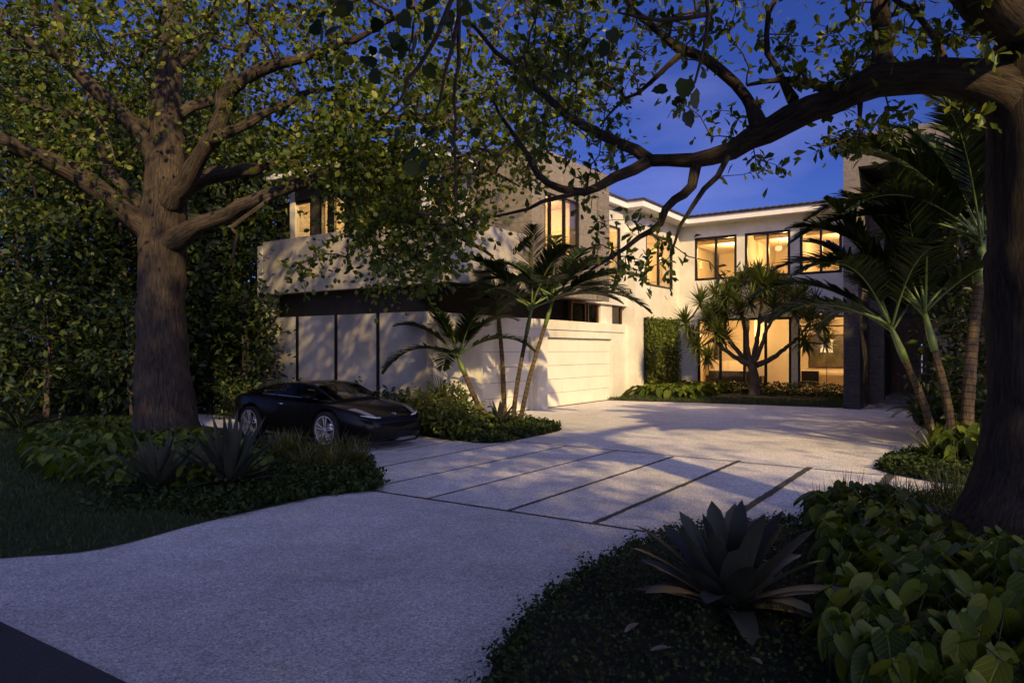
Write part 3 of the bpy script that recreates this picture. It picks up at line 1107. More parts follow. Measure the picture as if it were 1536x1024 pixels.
class Bed:
    def __init__(s, pts, h, ramp_w, bumps=()):
        s.poly = np.array([p[:2] for p in pts])
        s.h, s.rw, s.bumps = h, ramp_w, bumps

    def z(s, x, y):
        x, y = np.atleast_1d(x), np.atleast_1d(y)
        t = np.clip(edge_dist(s.poly, x, y) / s.rw, 0, 1)
        z = .012 + s.h * np.sin(t * math.pi / 2) * inside(s.poly, x, y)
        for (bx, by, br, bh) in s.bumps:
            z = z + bh * np.exp(-((x - bx) ** 2 + (y - by) ** 2) / br ** 2)
        return z

    def sample(s, n, lim=None):
        lo, hi = s.poly.min(0), s.poly.max(0)
        if lim is not None:
            lo, hi = np.maximum(lo, lim[0]), np.minimum(hi, lim[1])
        x = R.uniform(lo[0], hi[0], n * 3)
        y = R.uniform(lo[1], hi[1], n * 3)
        k = inside(s.poly, x, y)
        return x[k][:n], y[k][:n]

    def ground(s, name, mat, step=.35):
        bm = bmesh.new()
        P_ = s.poly
        n = len(P_)
        fine = []
        for i in range(n):
            a, b = P_[i], P_[(i + 1) % n]
            k = max(1, int(np.linalg.norm(b - a) / step))
            fine += [a + (b - a) * j / k for j in range(k)]
        vs = [bm.verts.new((p[0], p[1], .008)) for p in fine]
        f = bm.faces.new(vs)
        if f.normal.z < 0:
            f.normal_flip()
        bmesh.ops.triangulate(bm, faces=bm.faces[:])
        for _ in range(7):
            es = [e for e in bm.edges if e.calc_length() > step * 1.8]
            if not es:
                break
            bmesh.ops.subdivide_edges(bm, edges=es, cuts=1, use_grid_fill=False)
            bmesh.ops.triangulate(bm, faces=bm.faces[:])
        co = np.array([v.co[:] for v in bm.verts])
        d = edge_dist(s.poly, co[:, 0], co[:, 1])
        t = np.clip(d / s.rw, 0, 1)
        z = .008 + s.h * np.sin(t * math.pi / 2) * .9
        for (bx, by, br, bh) in s.bumps:
            z = z + bh * .9 * np.exp(-((co[:, 0] - bx) ** 2 + (co[:, 1] - by) ** 2) / br ** 2) * np.clip(d / .3, 0, 1)
        for v, zz in zip(bm.verts, z):
            v.co.z = zz
        me = D.meshes.new(name)
        bm.normal_update()
        bm.to_mesh(me)
        bm.free()
        me.materials.append(mat)
        me.polygons.foreach_set('use_smooth', np.ones(len(me.polygons), bool))
        o = D.objects.new(name, me)
        COL.objects.link(o)
        return tag(o, kind='structure')


def curve_pts(px, n=5):
    g = np.array([G(*p) for p in px])
    r, _ = smooth_path(g, np.ones(len(g)), 99)
    out = []
    for i in range(len(g) - 1):
        p0, p1, p2, p3 = g[max(i - 1, 0)], g[i], g[i + 1], g[min(i + 2, len(g) - 1)]
        for j in range(n):
            t = j / n
            out.append(0.5 * ((2 * p1) + (-p0 + p2) * t + (2 * p0 - 5 * p1 + 4 * p2 - p3) * t * t + (-p0 + 3 * p1 - 3 * p2 + p3) * t ** 3))
    out.append(g[-1])
    return out


TL, TR = np.array([-6.4, 12.9, 0]), np.array([4.33, 5.6, 0])       # feet of the two big trees
near_edge = curve_pts([(730, 1024), (752, 975), (795, 922), (850, 880), (920, 838), (1000, 806), (1085, 797), (1160, 792), (1215, 782), (1245, 757), (1330, 752), (1480, 747), (1600, 745)])
bedN = Bed([(-.45, 2.6, 0), *near_edge, (9, 8, 0), (9.5, 1.5, 0), (2, .8, 0), (.2, 1.6, 0)], .13, .35, [(TR[0] - .9, TR[1] - .9, 1.4, .14)])
left_edge = curve_pts([(-220, 862), (0, 838), (150, 824), (300, 785), (400, 762), (480, 745), (560, 735), (566, 726), (556, 706), (545, 694), (480, 682), (420, 667), (365, 650), (300, 641), (240, 634)])
bedL = Bed([*left_edge, (-12, 16.5, 0), (-16, 14, 0), (-12, 8.2, 0)], .08, .5, [(TL[0] - .3, TL[1] - 1.2, 1.8, .08)])
bedB = Bed([*curve_pts([(180, 612), (300, 621), (450, 634), (560, 645), (625, 653), (690, 661.5), (742, 664.5), (800, 655), (843, 644), (812, 637)]), G(724, 626.5), HW(XE - .02, YF), HW(XE - .02, 18.2), HW(14, 24), (-24, 28, 0), (-24, 21, 0)], .10, .4)
bedP = Bed(curve_pts([(1313, 703), (1338, 689), (1390, 682), (1440, 678), (1520, 682), (1570, 700), (1540, 737), (1478, 731), (1420, 725), (1345, 713), (1313, 703)]), .10, .3)
bedR = Bed([*curve_pts([(1352, 607), (1366, 617), (1371, 632), (1390, 644), (1440, 650), (1560, 655)]), (16, 13, 0), (24, 14, 0), (24, 22, 0), HW(XB, -6.5), HW(XB, PY0 - .35), HW(PX + .1, PY0 - .05)], .12, .5)
bedH = Bed([*curve_pts([(905, 600), (1000, 603), (1100, 606), (1264, 612)]), HW(PX + .45, 3.97), HW(XB - .02, 3.98), HW(XB - .02, YS - .02), HW(XS, YS - .02)], .14, .9)
for b, n_ in ((bedN, 'garden_bed'), (bedL, 'garden_bed'), (bedB, 'garden_bed'), (bedP, 'garden_bed'), (bedR, 'garden_bed'), (bedH, 'garden_bed')):
    b.ground(n_, M['turf'] if b is bedL else M['soil'])


# ------------------------------------------------------------------ big tree on the left
def flare_fn(ln, lobes, amp, h, ph=0.0):
    def f(i, an):
        z = ln[i]
        return amp * math.exp(-max(z, 0) / h) * (0.65 + 0.35 * np.sin(an * lobes + ph) + .15 * np.sin(an * 3 + 1.3 + ph))
    return f


def limb(mb_or_none, pts, rs, parent, step=.22, n=12, wob=.16, jit=.02):
    p, r = smooth_path(pts, rs, step, jit)
    mb = MB()
    mb.tube(p, r, n, wob=wob)
    mb.build('limb', M['bark'], parent)
    return p, r


tl = thing('shade_tree', 'large spreading broadleaf tree with thick brown trunk standing left of the car', 'tree', TL)
trunk_w = [TL + [0, 0, -.1], TL + [0, 0, .5], TL + [-.04, 0, 1.5], TL + [-.08, .05, 2.6], TL + [-.06, .05, 3.6], P(246, 290, 12.95), P(250, 215, 13.0), P(252, 130, 13.05), P(256, 60, 13.1), P(262, -60, 13.2), P(240, -220, 13.3)]
trunk_r = [.60, .50, .455, .425, .42, .385, .30, .25, .20, .14, .08]
p, r = smooth_path(trunk_w, trunk_r, .16, .008)
mb = MB()
hz = p[:, 2]
mb.tube(p - TL, r, 36, wob=.10, flare=flare_fn(hz, 5, .42, .42, .6))
mb.build('trunk', M['bark'], tl)
skel, skr = [p[p[:, 2] > 4]], [r[p[:, 2] > 4]]


def local_limb(tree, base, pts, rs, n=12):
    p, r = smooth_path(pts, rs, .2, .012)
    dd_ = np.concatenate([[0], np.cumsum(np.linalg.norm(np.diff(p, axis=0), axis=1))])
    r = r * (1 + .2 * np.exp(-(dd_ / (2.2 * r[0] + .05)) ** 2))
    mb = MB()
    mb.tube(p - base, r, n, wob=.2)
    mb.build('limb', M['bark'], tree)
    skel.append(p)
    skr.append(r)


LL = [
    ([(232, 350, 12.9), (185, 318, 12.6), (130, 272, 12.2), (60, 235, 11.8), (-10, 208, 11.4), (-120, 150, 11), (-220, 70, 11)], [.27, .25, .215, .19, .17, .13, .06]),
    ([(246, 255, 12.95), (222, 215, 12.9), (175, 165, 12.8), (130, 120, 12.7), (90, 85, 12.5), (35, 60, 12.3), (-40, 0, 12), (-120, -90, 12)], [.24, .19, .17, .15, .135, .11, .08, .04]),
    ([(236, 196, 13), (200, 180, 13.5), (150, 178, 13.8), (80, 165, 14.2), (0, 138, 14.6), (-80, 110, 15)], [.14, .12, .11, .10, .08, .04]),
    ([(232, 330, 13), (200, 298, 13.3), (165, 258, 13.5), (150, 215, 13.6), (150, 185, 13.8), (120, 110, 14.3), (95, 20, 14.6)], [.2, .16, .13, .10, .08, .06, .04]),
    ([(250, 310, 12.8), (288, 255, 12.4), (318, 205, 12.1), (335, 165, 12.0), (332, 150, 12.0), (346, 133, 11.9), (395, 105, 11.8), (450, 90, 11.8), (530, 60, 11.7), (620, 10, 11.6)], [.24, .2, .18, .165, .16, .16, .13, .10, .07, .04]),
    ([(318, 212, 12.1), (345, 196, 12.1), (375, 183, 12.2), (420, 160, 12.3), (468, 138, 12.4), (540, 130, 12.5)], [.13, .11, .10, .085, .06, .03]),
    ([(250, 300, 13.0), (290, 272, 13.0), (340, 258, 13.0), (400, 248, 13.1), (450, 228, 13.2), (500, 215, 13.4), (590, 180, 13.6), (690, 165, 13.8), (780, 120, 14)], [.26, .2, .17, .15, .13, .11, .08, .06, .03]),
    ([(252, 365, 12.85), (300, 338, 12.5), (345, 322, 12.3), (380, 300, 12.2), (430, 283, 12.1), (480, 275, 12.1), (540, 310, 12.0), (600, 330, 12.0), (680, 350, 12.0), (740, 385, 12)], [.27, .19, .165, .155, .14, .125, .10, .08, .055, .03]),
    ([(430, 283, 12.1), (480, 262, 12.2), (560, 235, 12.3), (640, 235, 12.3), (720, 250, 12.3), (780, 280, 12.3)], [.10, .09, .075, .06, .045, .02]),
    ([(262, 178, 13.05), (290, 160, 13.2), (330, 142, 13.4), (360, 80, 13.7), (410, 0, 14), (470, -100, 14)], [.15, .12, .10, .08, .06, .04]),
    ([(256, 110, 13.1), (310, 60, 13.4), (330, 0, 13.8), (380, -120, 14)], [.1, .08, .07, .04]),
    ([(100, 92, 12.5), (100, 55, 12.5), (85, 10, 12.4), (90, -60, 12.3)], [.09, .08, .07, .05]),
    ([(410, 295, 12.1), (350, 340, 11.9), (356, 352, 11.9), (345, 400, 11.9)], [.05, .045, .04, .015]),
]
for pp, rr in LL:
    local_limb(tl, TL, [P(*q) for q in pp], np.array(rr) * .78, 14)


def rejL(px, py, Y):
    if Y < 13.2 and 195 < px < 300 and 120 < py < 360 and R.random() < .9:
        return True
    if Y < 12.6 and px < 480 and 60 < py < 350 and R.random() < .62:
        return True
    if py > 270 and 408 < px < 525 and py < 362 and R.random() < .7:
        return True
    lim = 250 + 190 * math.exp(-((px - 620) / 120.0) ** 2)
    if py > lim and px > 320:
        return True
    return False


A = box_attr([(-260, 520, -420, 60, 9.5, 17, 580), (-80, 520, 0, 250, 11, 17, 780), (400, 560, 150, 300, 10, 15, 160),
              (510, 800, 110, 430, 10.3, 14.4, 520), (500, 900, -250, 210, 9.5, 16, 540), (-150, 190, 220, 345, 10.5, 15.5, 140),
              (395, 760, 385, 440, 10.6, 13, 46), (640, 790, 325, 415, 10.6, 13, 70), (470, 640, 225, 350, 10.4, 12.6, 110), (385, 470, 225, 300, 10.4, 12.6, 45)], rejL)
A2 = np.array([P(R.uniform(410, 600), R.uniform(370, 480), R.uniform(11, 12.6)) for _ in range(22)])
A3 = np.stack([R.uniform(-11, -3.0, 40), R.uniform(7.3, 9.8, 40), R.uniform(6.4, 9.5, 40)], 1)   # the crown's street side, above the picture
A = np.concatenate([A, A2, A3])
A = A[A[:, 2] > 2.6]
S_, Sr_ = np.concatenate(skel), np.concatenate(skr)
paths = grow(S_, Sr_, A, .35, .0062, .44, .07)
mb = MB()
for pts, r_ in paths:
    mb.tube(pts - TL, r_, 5 if r_[0] > .02 else 3, 1, caps=False)
pathsl = [(pts - TL, r_) for pts, r_ in paths]
sprig_leaves(mb, OVAL, pathsl, 21, .108, 0)
cluster_leaves(mb, OVAL, A - TL, 13, .24, .112, 0)
mb.build('crown', [M['leaf_oak'], M['twig']], tl)
print('left tree', len(A), mb.n)

# ------------------------------------------------------------------ big tree on the right, arching over the drive
tr = thing('shade_tree', 'dark leaning broadleaf tree at the right edge whose thick limb arches over the driveway', 'tree', TR)
pts = [TR + [0, 0, -.1], TR + [0, 0, .12], TR + [0, 0, .28], TR + [0, 0, .52], TR + [0, 0, .95], TR + [.0, 0, 1.5], P(1576, 400, 5.6), P(1574, 250, 5.6), P(1572, 130, 5.6), P(1600, -20, 5.6), P(1640, -200, 5.4), P(1700, -420, 5.2)]
rs = [.98, .86, .74, .63, .51, .45, .43, .42, .42, .37, .3, .22]
p, r = smooth_path(pts, rs, .1, .006)
mb = MB()
mb.tube(p - TR, r, 40, wob=.10, flare=flare_fn(p[:, 2], 5, .3, .3, 2.2))
mb.build('trunk', M['bark'], tr)
skel, skr = [p[p[:, 2] > 4]], [r[p[:, 2] > 4]]
RL = [
    ([(1560, 175, 5.6), (1500, 140, 5.6), (1430, 118, 5.65), (1350, 116, 5.75), (1280, 135, 5.9), (1215, 165, 6.05), (1150, 196, 6.2), (1095, 222, 6.35), (1040, 243, 6.5), (970, 241, 6.7)],
     [.25, .185, .145, .128, .122, .115, .10, .086, .072, .056]),
    ([(975, 241, 6.7), (930, 213, 6.9), (875, 190, 7.1), (820, 150, 7.3), (770, 100, 7.5), (700, 30, 7.6)], [.055, .05, .045, .036, .026, .016]),
    ([(975, 241, 6.7), (920, 268, 6.6), (880, 288, 6.55), (840, 284, 6.5), (808, 262, 6.5), (770, 200, 6.5), (740, 150, 6.5)], [.05, .045, .042, .038, .03, .02, .012]),
    ([(880, 287, 6.55), (830, 300, 6.5), (790, 315, 6.5), (740, 325, 6.5)], [.028, .022, .016, .01]),
    ([(1046, 240, 6.54), (1038, 276, 6.4), (1012, 300, 6.4), (990, 335, 6.4), (962, 358, 6.45), (915, 385, 6.5), (880, 410, 6.5)], [.05, .042, .038, .034, .026, .018, .012]),
    ([(1098, 221, 6.42), (1075, 262, 6.2), (1040, 305, 6.1), (1020, 340, 6.1), (1005, 385, 6.1)], [.03, .026, .02, .014, .008]),
    ([(1140, 195, 6.2), (1126, 155, 6.4), (1108, 130, 6.5), (1065, 92, 6.7), (1020, 74, 6.8), (985, 45, 6.9), (950, 15, 7), (900, -60, 7.2)], [.07, .058, .053, .05, .046, .038, .03, .018]),
    ([(1026, 78, 6.8), (975, 125, 6.9), (935, 150, 7.0), (900, 190, 7.0)], [.03, .022, .016, .01]),
    ([(1325, 125, 5.8), (1325, 80, 5.9), (1318, 20, 6.0), (1325, -60, 6.1), (1280, -180, 6.2)], [.09, .08, .075, .065, .04]),
    ([(1255, 142, 5.95), (1215, 122, 6.1), (1180, 118, 6.2), (1120, 128, 6.3)], [.045, .035, .028, .015]),
    ([(1190, 150, 6.1), (1165, 100, 6.3), (1150, 50, 6.5), (1180, -40, 6.6)], [.04, .03, .026, .02]),
    ([(1420, 110, 5.65), (1400, 60, 5.9), (1370, 20, 6.1), (1330, -10, 6.3)], [.035, .03, .025, .02]),
    ([(1290, 150, 5.9), (1292, 190, 5.85), (1280, 205, 5.8)], [.02, .016, .01]),
    ([(1600, -20, 5.6), (1510, 20, 5.2), (1440, -60, 4.9), (1340, -220, 4.6), (1200, -420, 4.3), (900, -640, 3.8)], [.26, .19, .17, .14, .11, .06]),
]
for pp, rr in RL:
    local_limb(tr, TR, [P(*q) for q in pp], rr, 14)
for pp, rr in [([TR + [.1, 0, 5.6], TR + [-1.5, -2.2, 6.6], TR + [-3.8, -4.6, 7.4], TR + [-6.5, -6.5, 7.8]], [.24, .19, .13, .05]),
               ([TR + [.1, 0, 5.6], TR + [-2.8, -.9, 6.8], TR + [-6, -2.4, 7.6], TR + [-9.5, -3.2, 8]], [.22, .17, .12, .05]),
               ([TR + [.2, .1, 5.8], TR + [2.6, .6, 7.0], TR + [6.0, .5, 7.8]], [.22, .16, .07])]:
    local_limb(tr, TR, pp, rr, 10)


def rejR(px, py, Y):
    return 935 < px < 1120 and 90 < py < 205 and R.random() < .55


AR = box_attr([(780, 1000, -200, 130, 5.5, 8.5, 170), (1000, 1330, -280, 105, 5.2, 8.0, 210), (1320, 1520, -260, 92, 4.8, 7.5, 120),
               (760, 945, 60, 250, 6, 8.5, 95), (985, 1135, 145, 215, 6.2, 7.4, 24), (1105, 1195, 205, 262, 6.0, 6.8, 5),
               (1215, 1335, 150, 232, 5.5, 6.4, 22), (885, 1015, 330, 425, 6.2, 7.2, 24), (790, 900, 215, 320, 6.2, 7.2, 18),
               (1085, 1120, 400, 450, 6.3, 6.6, 3), (1340, 1490, 150, 215, 5.2, 6, 9), (1180, 1330, 95, 125, 5.7, 6.6, 12)], rejR)
paths = grow(np.concatenate(skel), np.concatenate(skr), AR, .22, .0034, .45, .09)
mb = MB()
for pts, r_ in paths:
    mb.tube(pts - TR, r_, 5 if r_[0] > .012 else 3, 1, caps=False)
# unseen crown above and behind the viewer, added and thinned to shape foreground shade
n_ = 1500
AB = np.stack([R.uniform(-9.5, 9, n_), R.uniform(-8, 4.2, n_), R.uniform(5.4, 9.4, n_)], 1)
AB = AB[~((AB[:, 0] > 2.4) & (AB[:, 1] > -4.2) & (R.random(n_) < .9))]
AB = AB[AB[:, 0] > -7]
AB = np.concatenate([AB, np.stack([R.uniform(-2, 5, 200), R.uniform(-9.5, -2.5, 200), R.uniform(5.6, 9, 200)], 1), np.stack([R.uniform(9.6, 13, 60), R.uniform(2.5, 9, 60), R.uniform(5.8, 9.6, 60)], 1)])  # extra leaf clusters added to block sun spots and shade the right side
AB = AB[(AB[:, 2] - H) > .56 * np.maximum(AB[:, 1], 0)]
pathsB = grow(np.concatenate(skel), np.concatenate(skr), AB, .6, .008, .42, .07)
for pts, r_ in pathsB:
    mb.tube(pts - TR, r_, 4, 1, caps=False)
sprig_leaves(mb, OBOV, [(a - TR, b) for a, b in paths], 12, .105, 0)
cluster_leaves(mb, OBOV, AR - TR, 4, .10, .095, 0)
cluster_leaves(mb, OVAL, AB - TR, 46, .5, .25, 0, .9)
mb.build('crown', [M['leaf_oak'], M['twig']], tr)
print('right tree', len(AR), mb.n)
# a few near hanging sprays of large lobed leaves
vine = thing('hanging_branch', 'bare dark twigs with a few large lobed leaves hanging close at the top centre', 'branch', P(690, -160, 4.0))
vb = np.array(vine.location)
tw = [[(690, -160, 4.0), (688, 60, 3.95), (682, 180, 3.9), (683, 320, 3.9)], [(720, -120, 4.0), (655, 55, 3.9), (612, 120, 3.8), (600, 150, 3.8), (560, 190, 3.75)],
      [(690, 20, 3.95), (668, 110, 3.9), (655, 165, 3.9)], [(1060, -150, 3.9), (1060, 20, 3.9), (1052, 90, 3.9), (1032, 145, 3.9)],
      [(1060, 22, 3.9), (990, 30, 3.9), (930, 20, 3.9)], [(690, -160, 4.0), (880, -190, 3.95), (1060, -150, 3.9)], [(690, -160, 4.0), (620, -120, 3.9), (560, -60, 3.8), (500, 10, 3.7)],
      [(690, -160, 4.0), (900, -360, 3.95), (1250, -520, 4.1)]]
mb = MB()
for q in tw:
    pp, rr = smooth_path([P(*c) for c in q], np.linspace(.016, .005, len(q)), .1, .004)
    mb.tube(pp - vb, rr, 6, 0, wob=.2)
mb.build('twig', M['twig'], vine)
mb = MB()
lp = [(600, 20), (640, 25), (672, 18), (700, 30), (625, 55), (665, 62), (560, 70), (590, 62), (550, 85), (615, 190), (650, 195), (628, 225), (640, 240), (672, 205),
      (505, 40), (470, 35), (520, 15), (1022, 145), (1040, 138), (1030, 168), (915, 45), (720, 5), (655, -5), (645, 40), (690, 12)]
lp = lp + [(a + R.normal(0, 26), b + R.normal(0, 24)) for a, b in lp]
pos = np.array([P(a, b, R.uniform(3.6, 4.0)) for a, b in lp]) - vb
mb.leaves(LOBE, pos, np.stack([R.normal(0, .6, len(pos)), R.normal(0, .4, len(pos)), R.uniform(-1.1, -.2, len(pos))], 1),
          np.stack([R.normal(0, .5, len(pos)), -np.ones(len(pos)), R.normal(0.3, .4, len(pos))], 1), R.uniform(.05, .115, len(pos)), 0)
mb.build('leaf', M['leaf_bg'], vine)['kind'] = 'stuff'


# ------------------------------------------------------------------ dark trees and shrubs behind
def bg_tree(name, label, cat, base, h, w, n, leaf, size, mat, per=26, stems=3, zlo=.05, tmpl=ELLI, group=None, bark='bark2', sh=.24):
    base = np.asarray(base, float)
    t = thing(name, label, cat, base, 0, group)
    sk, sr = [], []
    mb = MB()
    for k in range(stems):
        a = R.uniform(0, 6.28)
        e = np.array([math.cos(a), math.sin(a), 0]) * w * R.uniform(.05, .3)
        p, r = smooth_path([e * .25, e * .5 + [0, 0, h * .2], e + [0, 0, h * .45], e * 1.5 + [0, 0, h * R.uniform(.7, .85)]], np.array([.05, .042, .034, .015]) * (h / 4) ** .7, .25, .025)
        mb.tube(p, r, 8, wob=.2)
        mb.build('trunk', M[bark], t)
        mb = MB()
        sk.append(p)
        sr.append(r)
    mb = MB()
    a = R.uniform(0, 6.28, n)
    q = R.random(n) ** .45
    z = R.uniform(zlo, 1, n)
    rr = w * q * np.sqrt(np.clip(1 - ((z - .45) / .58) ** 2, .05, 1)) * R.uniform(.8, 1.15, n)
    A = np.stack([rr * np.cos(a), rr * np.sin(a), z * h], 1)
    paths = grow(np.concatenate(sk), np.concatenate(sr), A, .5, .006, .4, .06)
    mb = MB()
    for pts, r_ in paths:
        mb.tube(pts, r_, 3, 1, caps=False)
    cluster_leaves(mb, tmpl, A, per, sh, size, 0, .5, 1.0)
    mb.build('crown', [M[mat], M['twig']], t)
    return t


BT = [
    ((-14.5, 21, 0), 10.2, 3.4, 300, 'tall dark evergreen tree at the far left behind the lawn'),
    ((-10.6, 20.6, 0), 9.4, 2.7, 200, 'dense dark evergreen tree showing just left of the big trunk'),
    ((-8.9, 22.4, 0), 9.0, 2.1, 190, 'dark evergreen tree between the big trunk and the end of the house'),
    ((-17.8, 25, 0), 13.5, 3.8, 190, 'tallest dark evergreen tree rising behind the left shrubs'),
    ((-12.0, 25.5, 0), 12.5, 3.2, 190, 'tall dark evergreen tree behind the shrubs, above the car'),
]
for b, h, w, n, lab in BT:
    bg_tree('evergreen_tree', lab, 'tree', b, h, w, int(n * 1.25), None, .27, 'leaf_bg', 62, 2, .03, ELLI, 'evergreen trees behind the lawn', sh=.42)
BT += [((-16, 31, 0), 11, 4.2, 200, 'broad dark tree mass farthest back at the left'), ((-10.0, 30, 0), 10, 3.6, 190, 'broad dark tree farthest back beside the house end')]
for b, h, w, n, lab in BT[5:]:
    bg_tree('evergreen_tree', lab, 'tree', b, h, w, n, None, .34, 'leaf_bg', 60, 2, .02, ELLI, 'evergreen trees behind the lawn', sh=.5)
BS = [
    ((-11.6, 17.4, 0), 3.4, 1.35, 80, 'glossy leafed shrub with several bare stems, left of the big trunk'),
    ((-9.3, 17.2, 0), 3.0, 1.15, 70, 'glossy leafed shrub right against the left side of the big trunk'),
    ((-14.0, 18.5, 0), 3.8, 1.5, 80, 'leafy shrub on pale stems at the far left edge'),
    ((-7.6, 19.9, 0), 3.3, 1.1, 80, 'leafy shrub seen between the big trunk and the rear of the car'),
]
for b, h, w, n, lab in BS:
    bg_tree('tall_shrub', lab, 'shrub', b, h, w, n, None, .22, 'leaf_bg', 26, 4, .22, ELLI, 'tall shrubs behind the lawn', sh=.24)
BR = [((10.9, 15.6, 0), 5.6, 1.6, 120, 'dark bushy tree behind the right palm cluster'),
      ((13.2, 17.2, 0), 6.6, 1.9, 120, 'taller dark bushy tree beside the entrance portal'),
      ((9.3, 12.6, 0), 2.6, 1.0, 70, 'dark shrub beside the thick right trunk'),
      ((15.2, 19.6, 0), 7.0, 2.2, 130, 'tall dark bushy tree right of the entrance portal'),
      ((12.5, 12.5, 0), 5.5, 1.8, 110, 'dark bushy tree hidden mostly behind the right trunk')]
for b, h, w, n, lab in BR:
    bg_tree('bushy_tree', lab, 'tree', b, h, w, n, None, .22, 'leaf_bg', 46, 3, .04, ELLI, 'dark planting on the right', sh=.34)


# ------------------------------------------------------------------ palms
def frond(az, el, L, leaf_l, n, droop, mat, parent, z0, base_r=.025, lw=.072, hang=.45, bare=.22, off=0.0):
    mb = MB()
    d = np.array([math.cos(az) * math.cos(el), math.sin(az) * math.cos(el), math.sin(el)])
    p = np.array([math.cos(az) * off, math.sin(az) * off, z0])
    k = 18
    pts, dirs = [p.copy()], [d.copy()]
    for i in range(k):
        p = p + d * L / k
        d = nrm(d + np.array([0, 0, -1]) * droop / k * (.35 + 1.3 * i / k))
        pts.append(p.copy())
        dirs.append(d.copy())
    pts, dirs = np.array(pts), np.array(dirs)
    mb.tube(pts, np.linspace(base_r, .004, k + 1), 6, 1)
    sd = nrm(np.cross(dirs[0], UP))
    n = int(n * 1.45)
    for i in range(n):
        t = bare + (1 - bare) * (i + .5) / n
        q = t * k
        j = min(int(q), k - 1)
        pp = pts[j] * (1 - (q - j)) + pts[j + 1] * (q - j)
        dd = dirs[j]
        ll = leaf_l * (math.sin(math.pi * min(1, (t - bare) / (1 - bare) * .82 + .16))) ** .7 * R.uniform(.9, 1.1)
        upv = nrm(np.cross(sd, dd))
        for s_ in (-1, 1):
            ld = nrm(dd * (.55 + .5 * t) + sd * s_ * R.uniform(.8, 1.0) + upv * R.uniform(.12, .32) + R.normal(0, .05, 3))
            mb.strap(pp, ld, ll, lw * R.uniform(.8, 1.15), hang * R.uniform(.7, 1.4), 4, .3, 0,
                     prof=lambda u: (.5 + .5 * min(1, u * 4)) * (1 - u ** 2.5))
    return mb.build('frond', [M[mat], M['shaft']], parent)


def palm(base, top, r0, r1, shaft, fronds, label, group, crook=.03):
    base, top = np.asarray(base, float), np.asarray(top, float)
    t = thing('palm_tree', label, 'palm', base, 0, group)
    v = top - base
    mid = v * .5 + np.array([R.normal(0, crook), R.normal(0, crook), 0]) - np.array([v[0], v[1], 0]) * .05
    p, r = smooth_path([[0, 0, -.05], v * .04, mid, v], [r0 * 1.35, r0, (r0 + r1) / 2, r1], .08)
    mb = MB()
    mb.tube(p, r * (1 + .04 * np.sin(np.arange(len(r)) * 1.9)), 14, wob=.06)
    mb.build('trunk', M['palmbark'], t)
    d = nrm(p[-1] - p[-3])
    mb = MB()
    s = v + d * shaft
    mb.tube([v - d * .02, v + d * shaft * .25, v + d * shaft * .6, s], [r1 * 1.15, r1 * 1.25, r1 * .95, r1 * .5], 12)
    mb.build('crownshaft', M['shaft'], t)
    for f in fronds:
        fr = frond(*f[:6], 'leaf_palm', t, 0, *f[6:])
        fr.location = v + d * shaft * R.uniform(.7, .97)
    return t


def spread(n, el0, el1, L, leaf, nl, droop, az0=0., az1=6.283, **k):
    out = []
    for i in range(n):
        az = az0 + (az1 - az0) * (i + R.uniform(.1, .7)) / n
        out.append((az, R.uniform(el0, el1), L * R.uniform(.85, 1.12), leaf, nl, droop * R.uniform(.8, 1.25)))
    return out


PG = 'palms beside the garage'
palm(G(757, 620), P(748, 476, 19.4), .07, .055, .5, spread(11, .35, 1.35, 2.0, .55, 36, 1.15), 'thin palm with the most upright stem, leftmost of the clump before the garage', PG)
palm(G(768, 638), P(790, 500, 16.9), .062, .045, .75, spread(11, .35, 1.35, 2.1, .6, 38, 1.15), 'thin palm with a leaning stem in the middle of the clump before the garage', PG)
palm(G(779, 636), P(817, 490, 17.0), .062, .045, .8, spread(11, .2, 1.3, 2.4, .6, 40, 1.15, -1.8, 3.6), 'thin palm leaning furthest right in the clump before the garage', PG)
palm(G(732, 640), P(697, 560, 16.8), .075, .055, .55, spread(9, .35, 1.2, 2.0, .5, 34, 1.5), 'low palm leaning left towards the car in front of the garage corner', PG)
PR = 'palms in the right island'
palm(G(1405, 676), P(1358, 540, 12.4), .074, .055, .75, [(2.75, .75, 2.6, .62, 40, 1.6), (3.2, .45, 2.3, .6, 40, 1.3), (2.2, 1.1, 2.4, .6, 38, 1.4), (1.4, .9, 2.3, .6, 38, 1.5), (3.7, .9, 2.3, .6, 38, 1.6), (4.6, 1.0, 2.2, .55, 36, 1.5), (.4, .9, 2.2, .6, 36, 1.5), (3.0, 1.3, 2.5, .6, 38, 1.3), (2.5, .5, 2.4, .6, 38, 1.4), (1.8, .55, 2.3, .6, 38, 1.5)],
     'ringed palm leaning left, first of the three in the right island', PR)
palm(G(1432, 688), P(1402, 525, 12.0), .076, .056, .8, [(2.9, 1.0, 2.9, .68, 42, 1.5), (3.3, .7, 2.7, .65, 42, 1.5), (2.4, 1.25, 2.8, .65, 40, 1.3), (1.2, .9, 2.4, .6, 38, 1.5), (.3, .8, 2.4, .6, 38, 1.5), (4.2, .9, 2.3, .6, 38, 1.5), (5.3, .8, 2.3, .6, 38, 1.5), (3.6, 1.35, 2.7, .6, 40, 1.2), (2.6, .8, 2.9, .7, 42, 1.5), (2.0, .9, 2.7, .7, 42, 1.5), (1.6, 1.35, 2.8, .65, 42, 1.3)],
     'ringed palm in the middle of the right island with bright green crownshaft', PR)
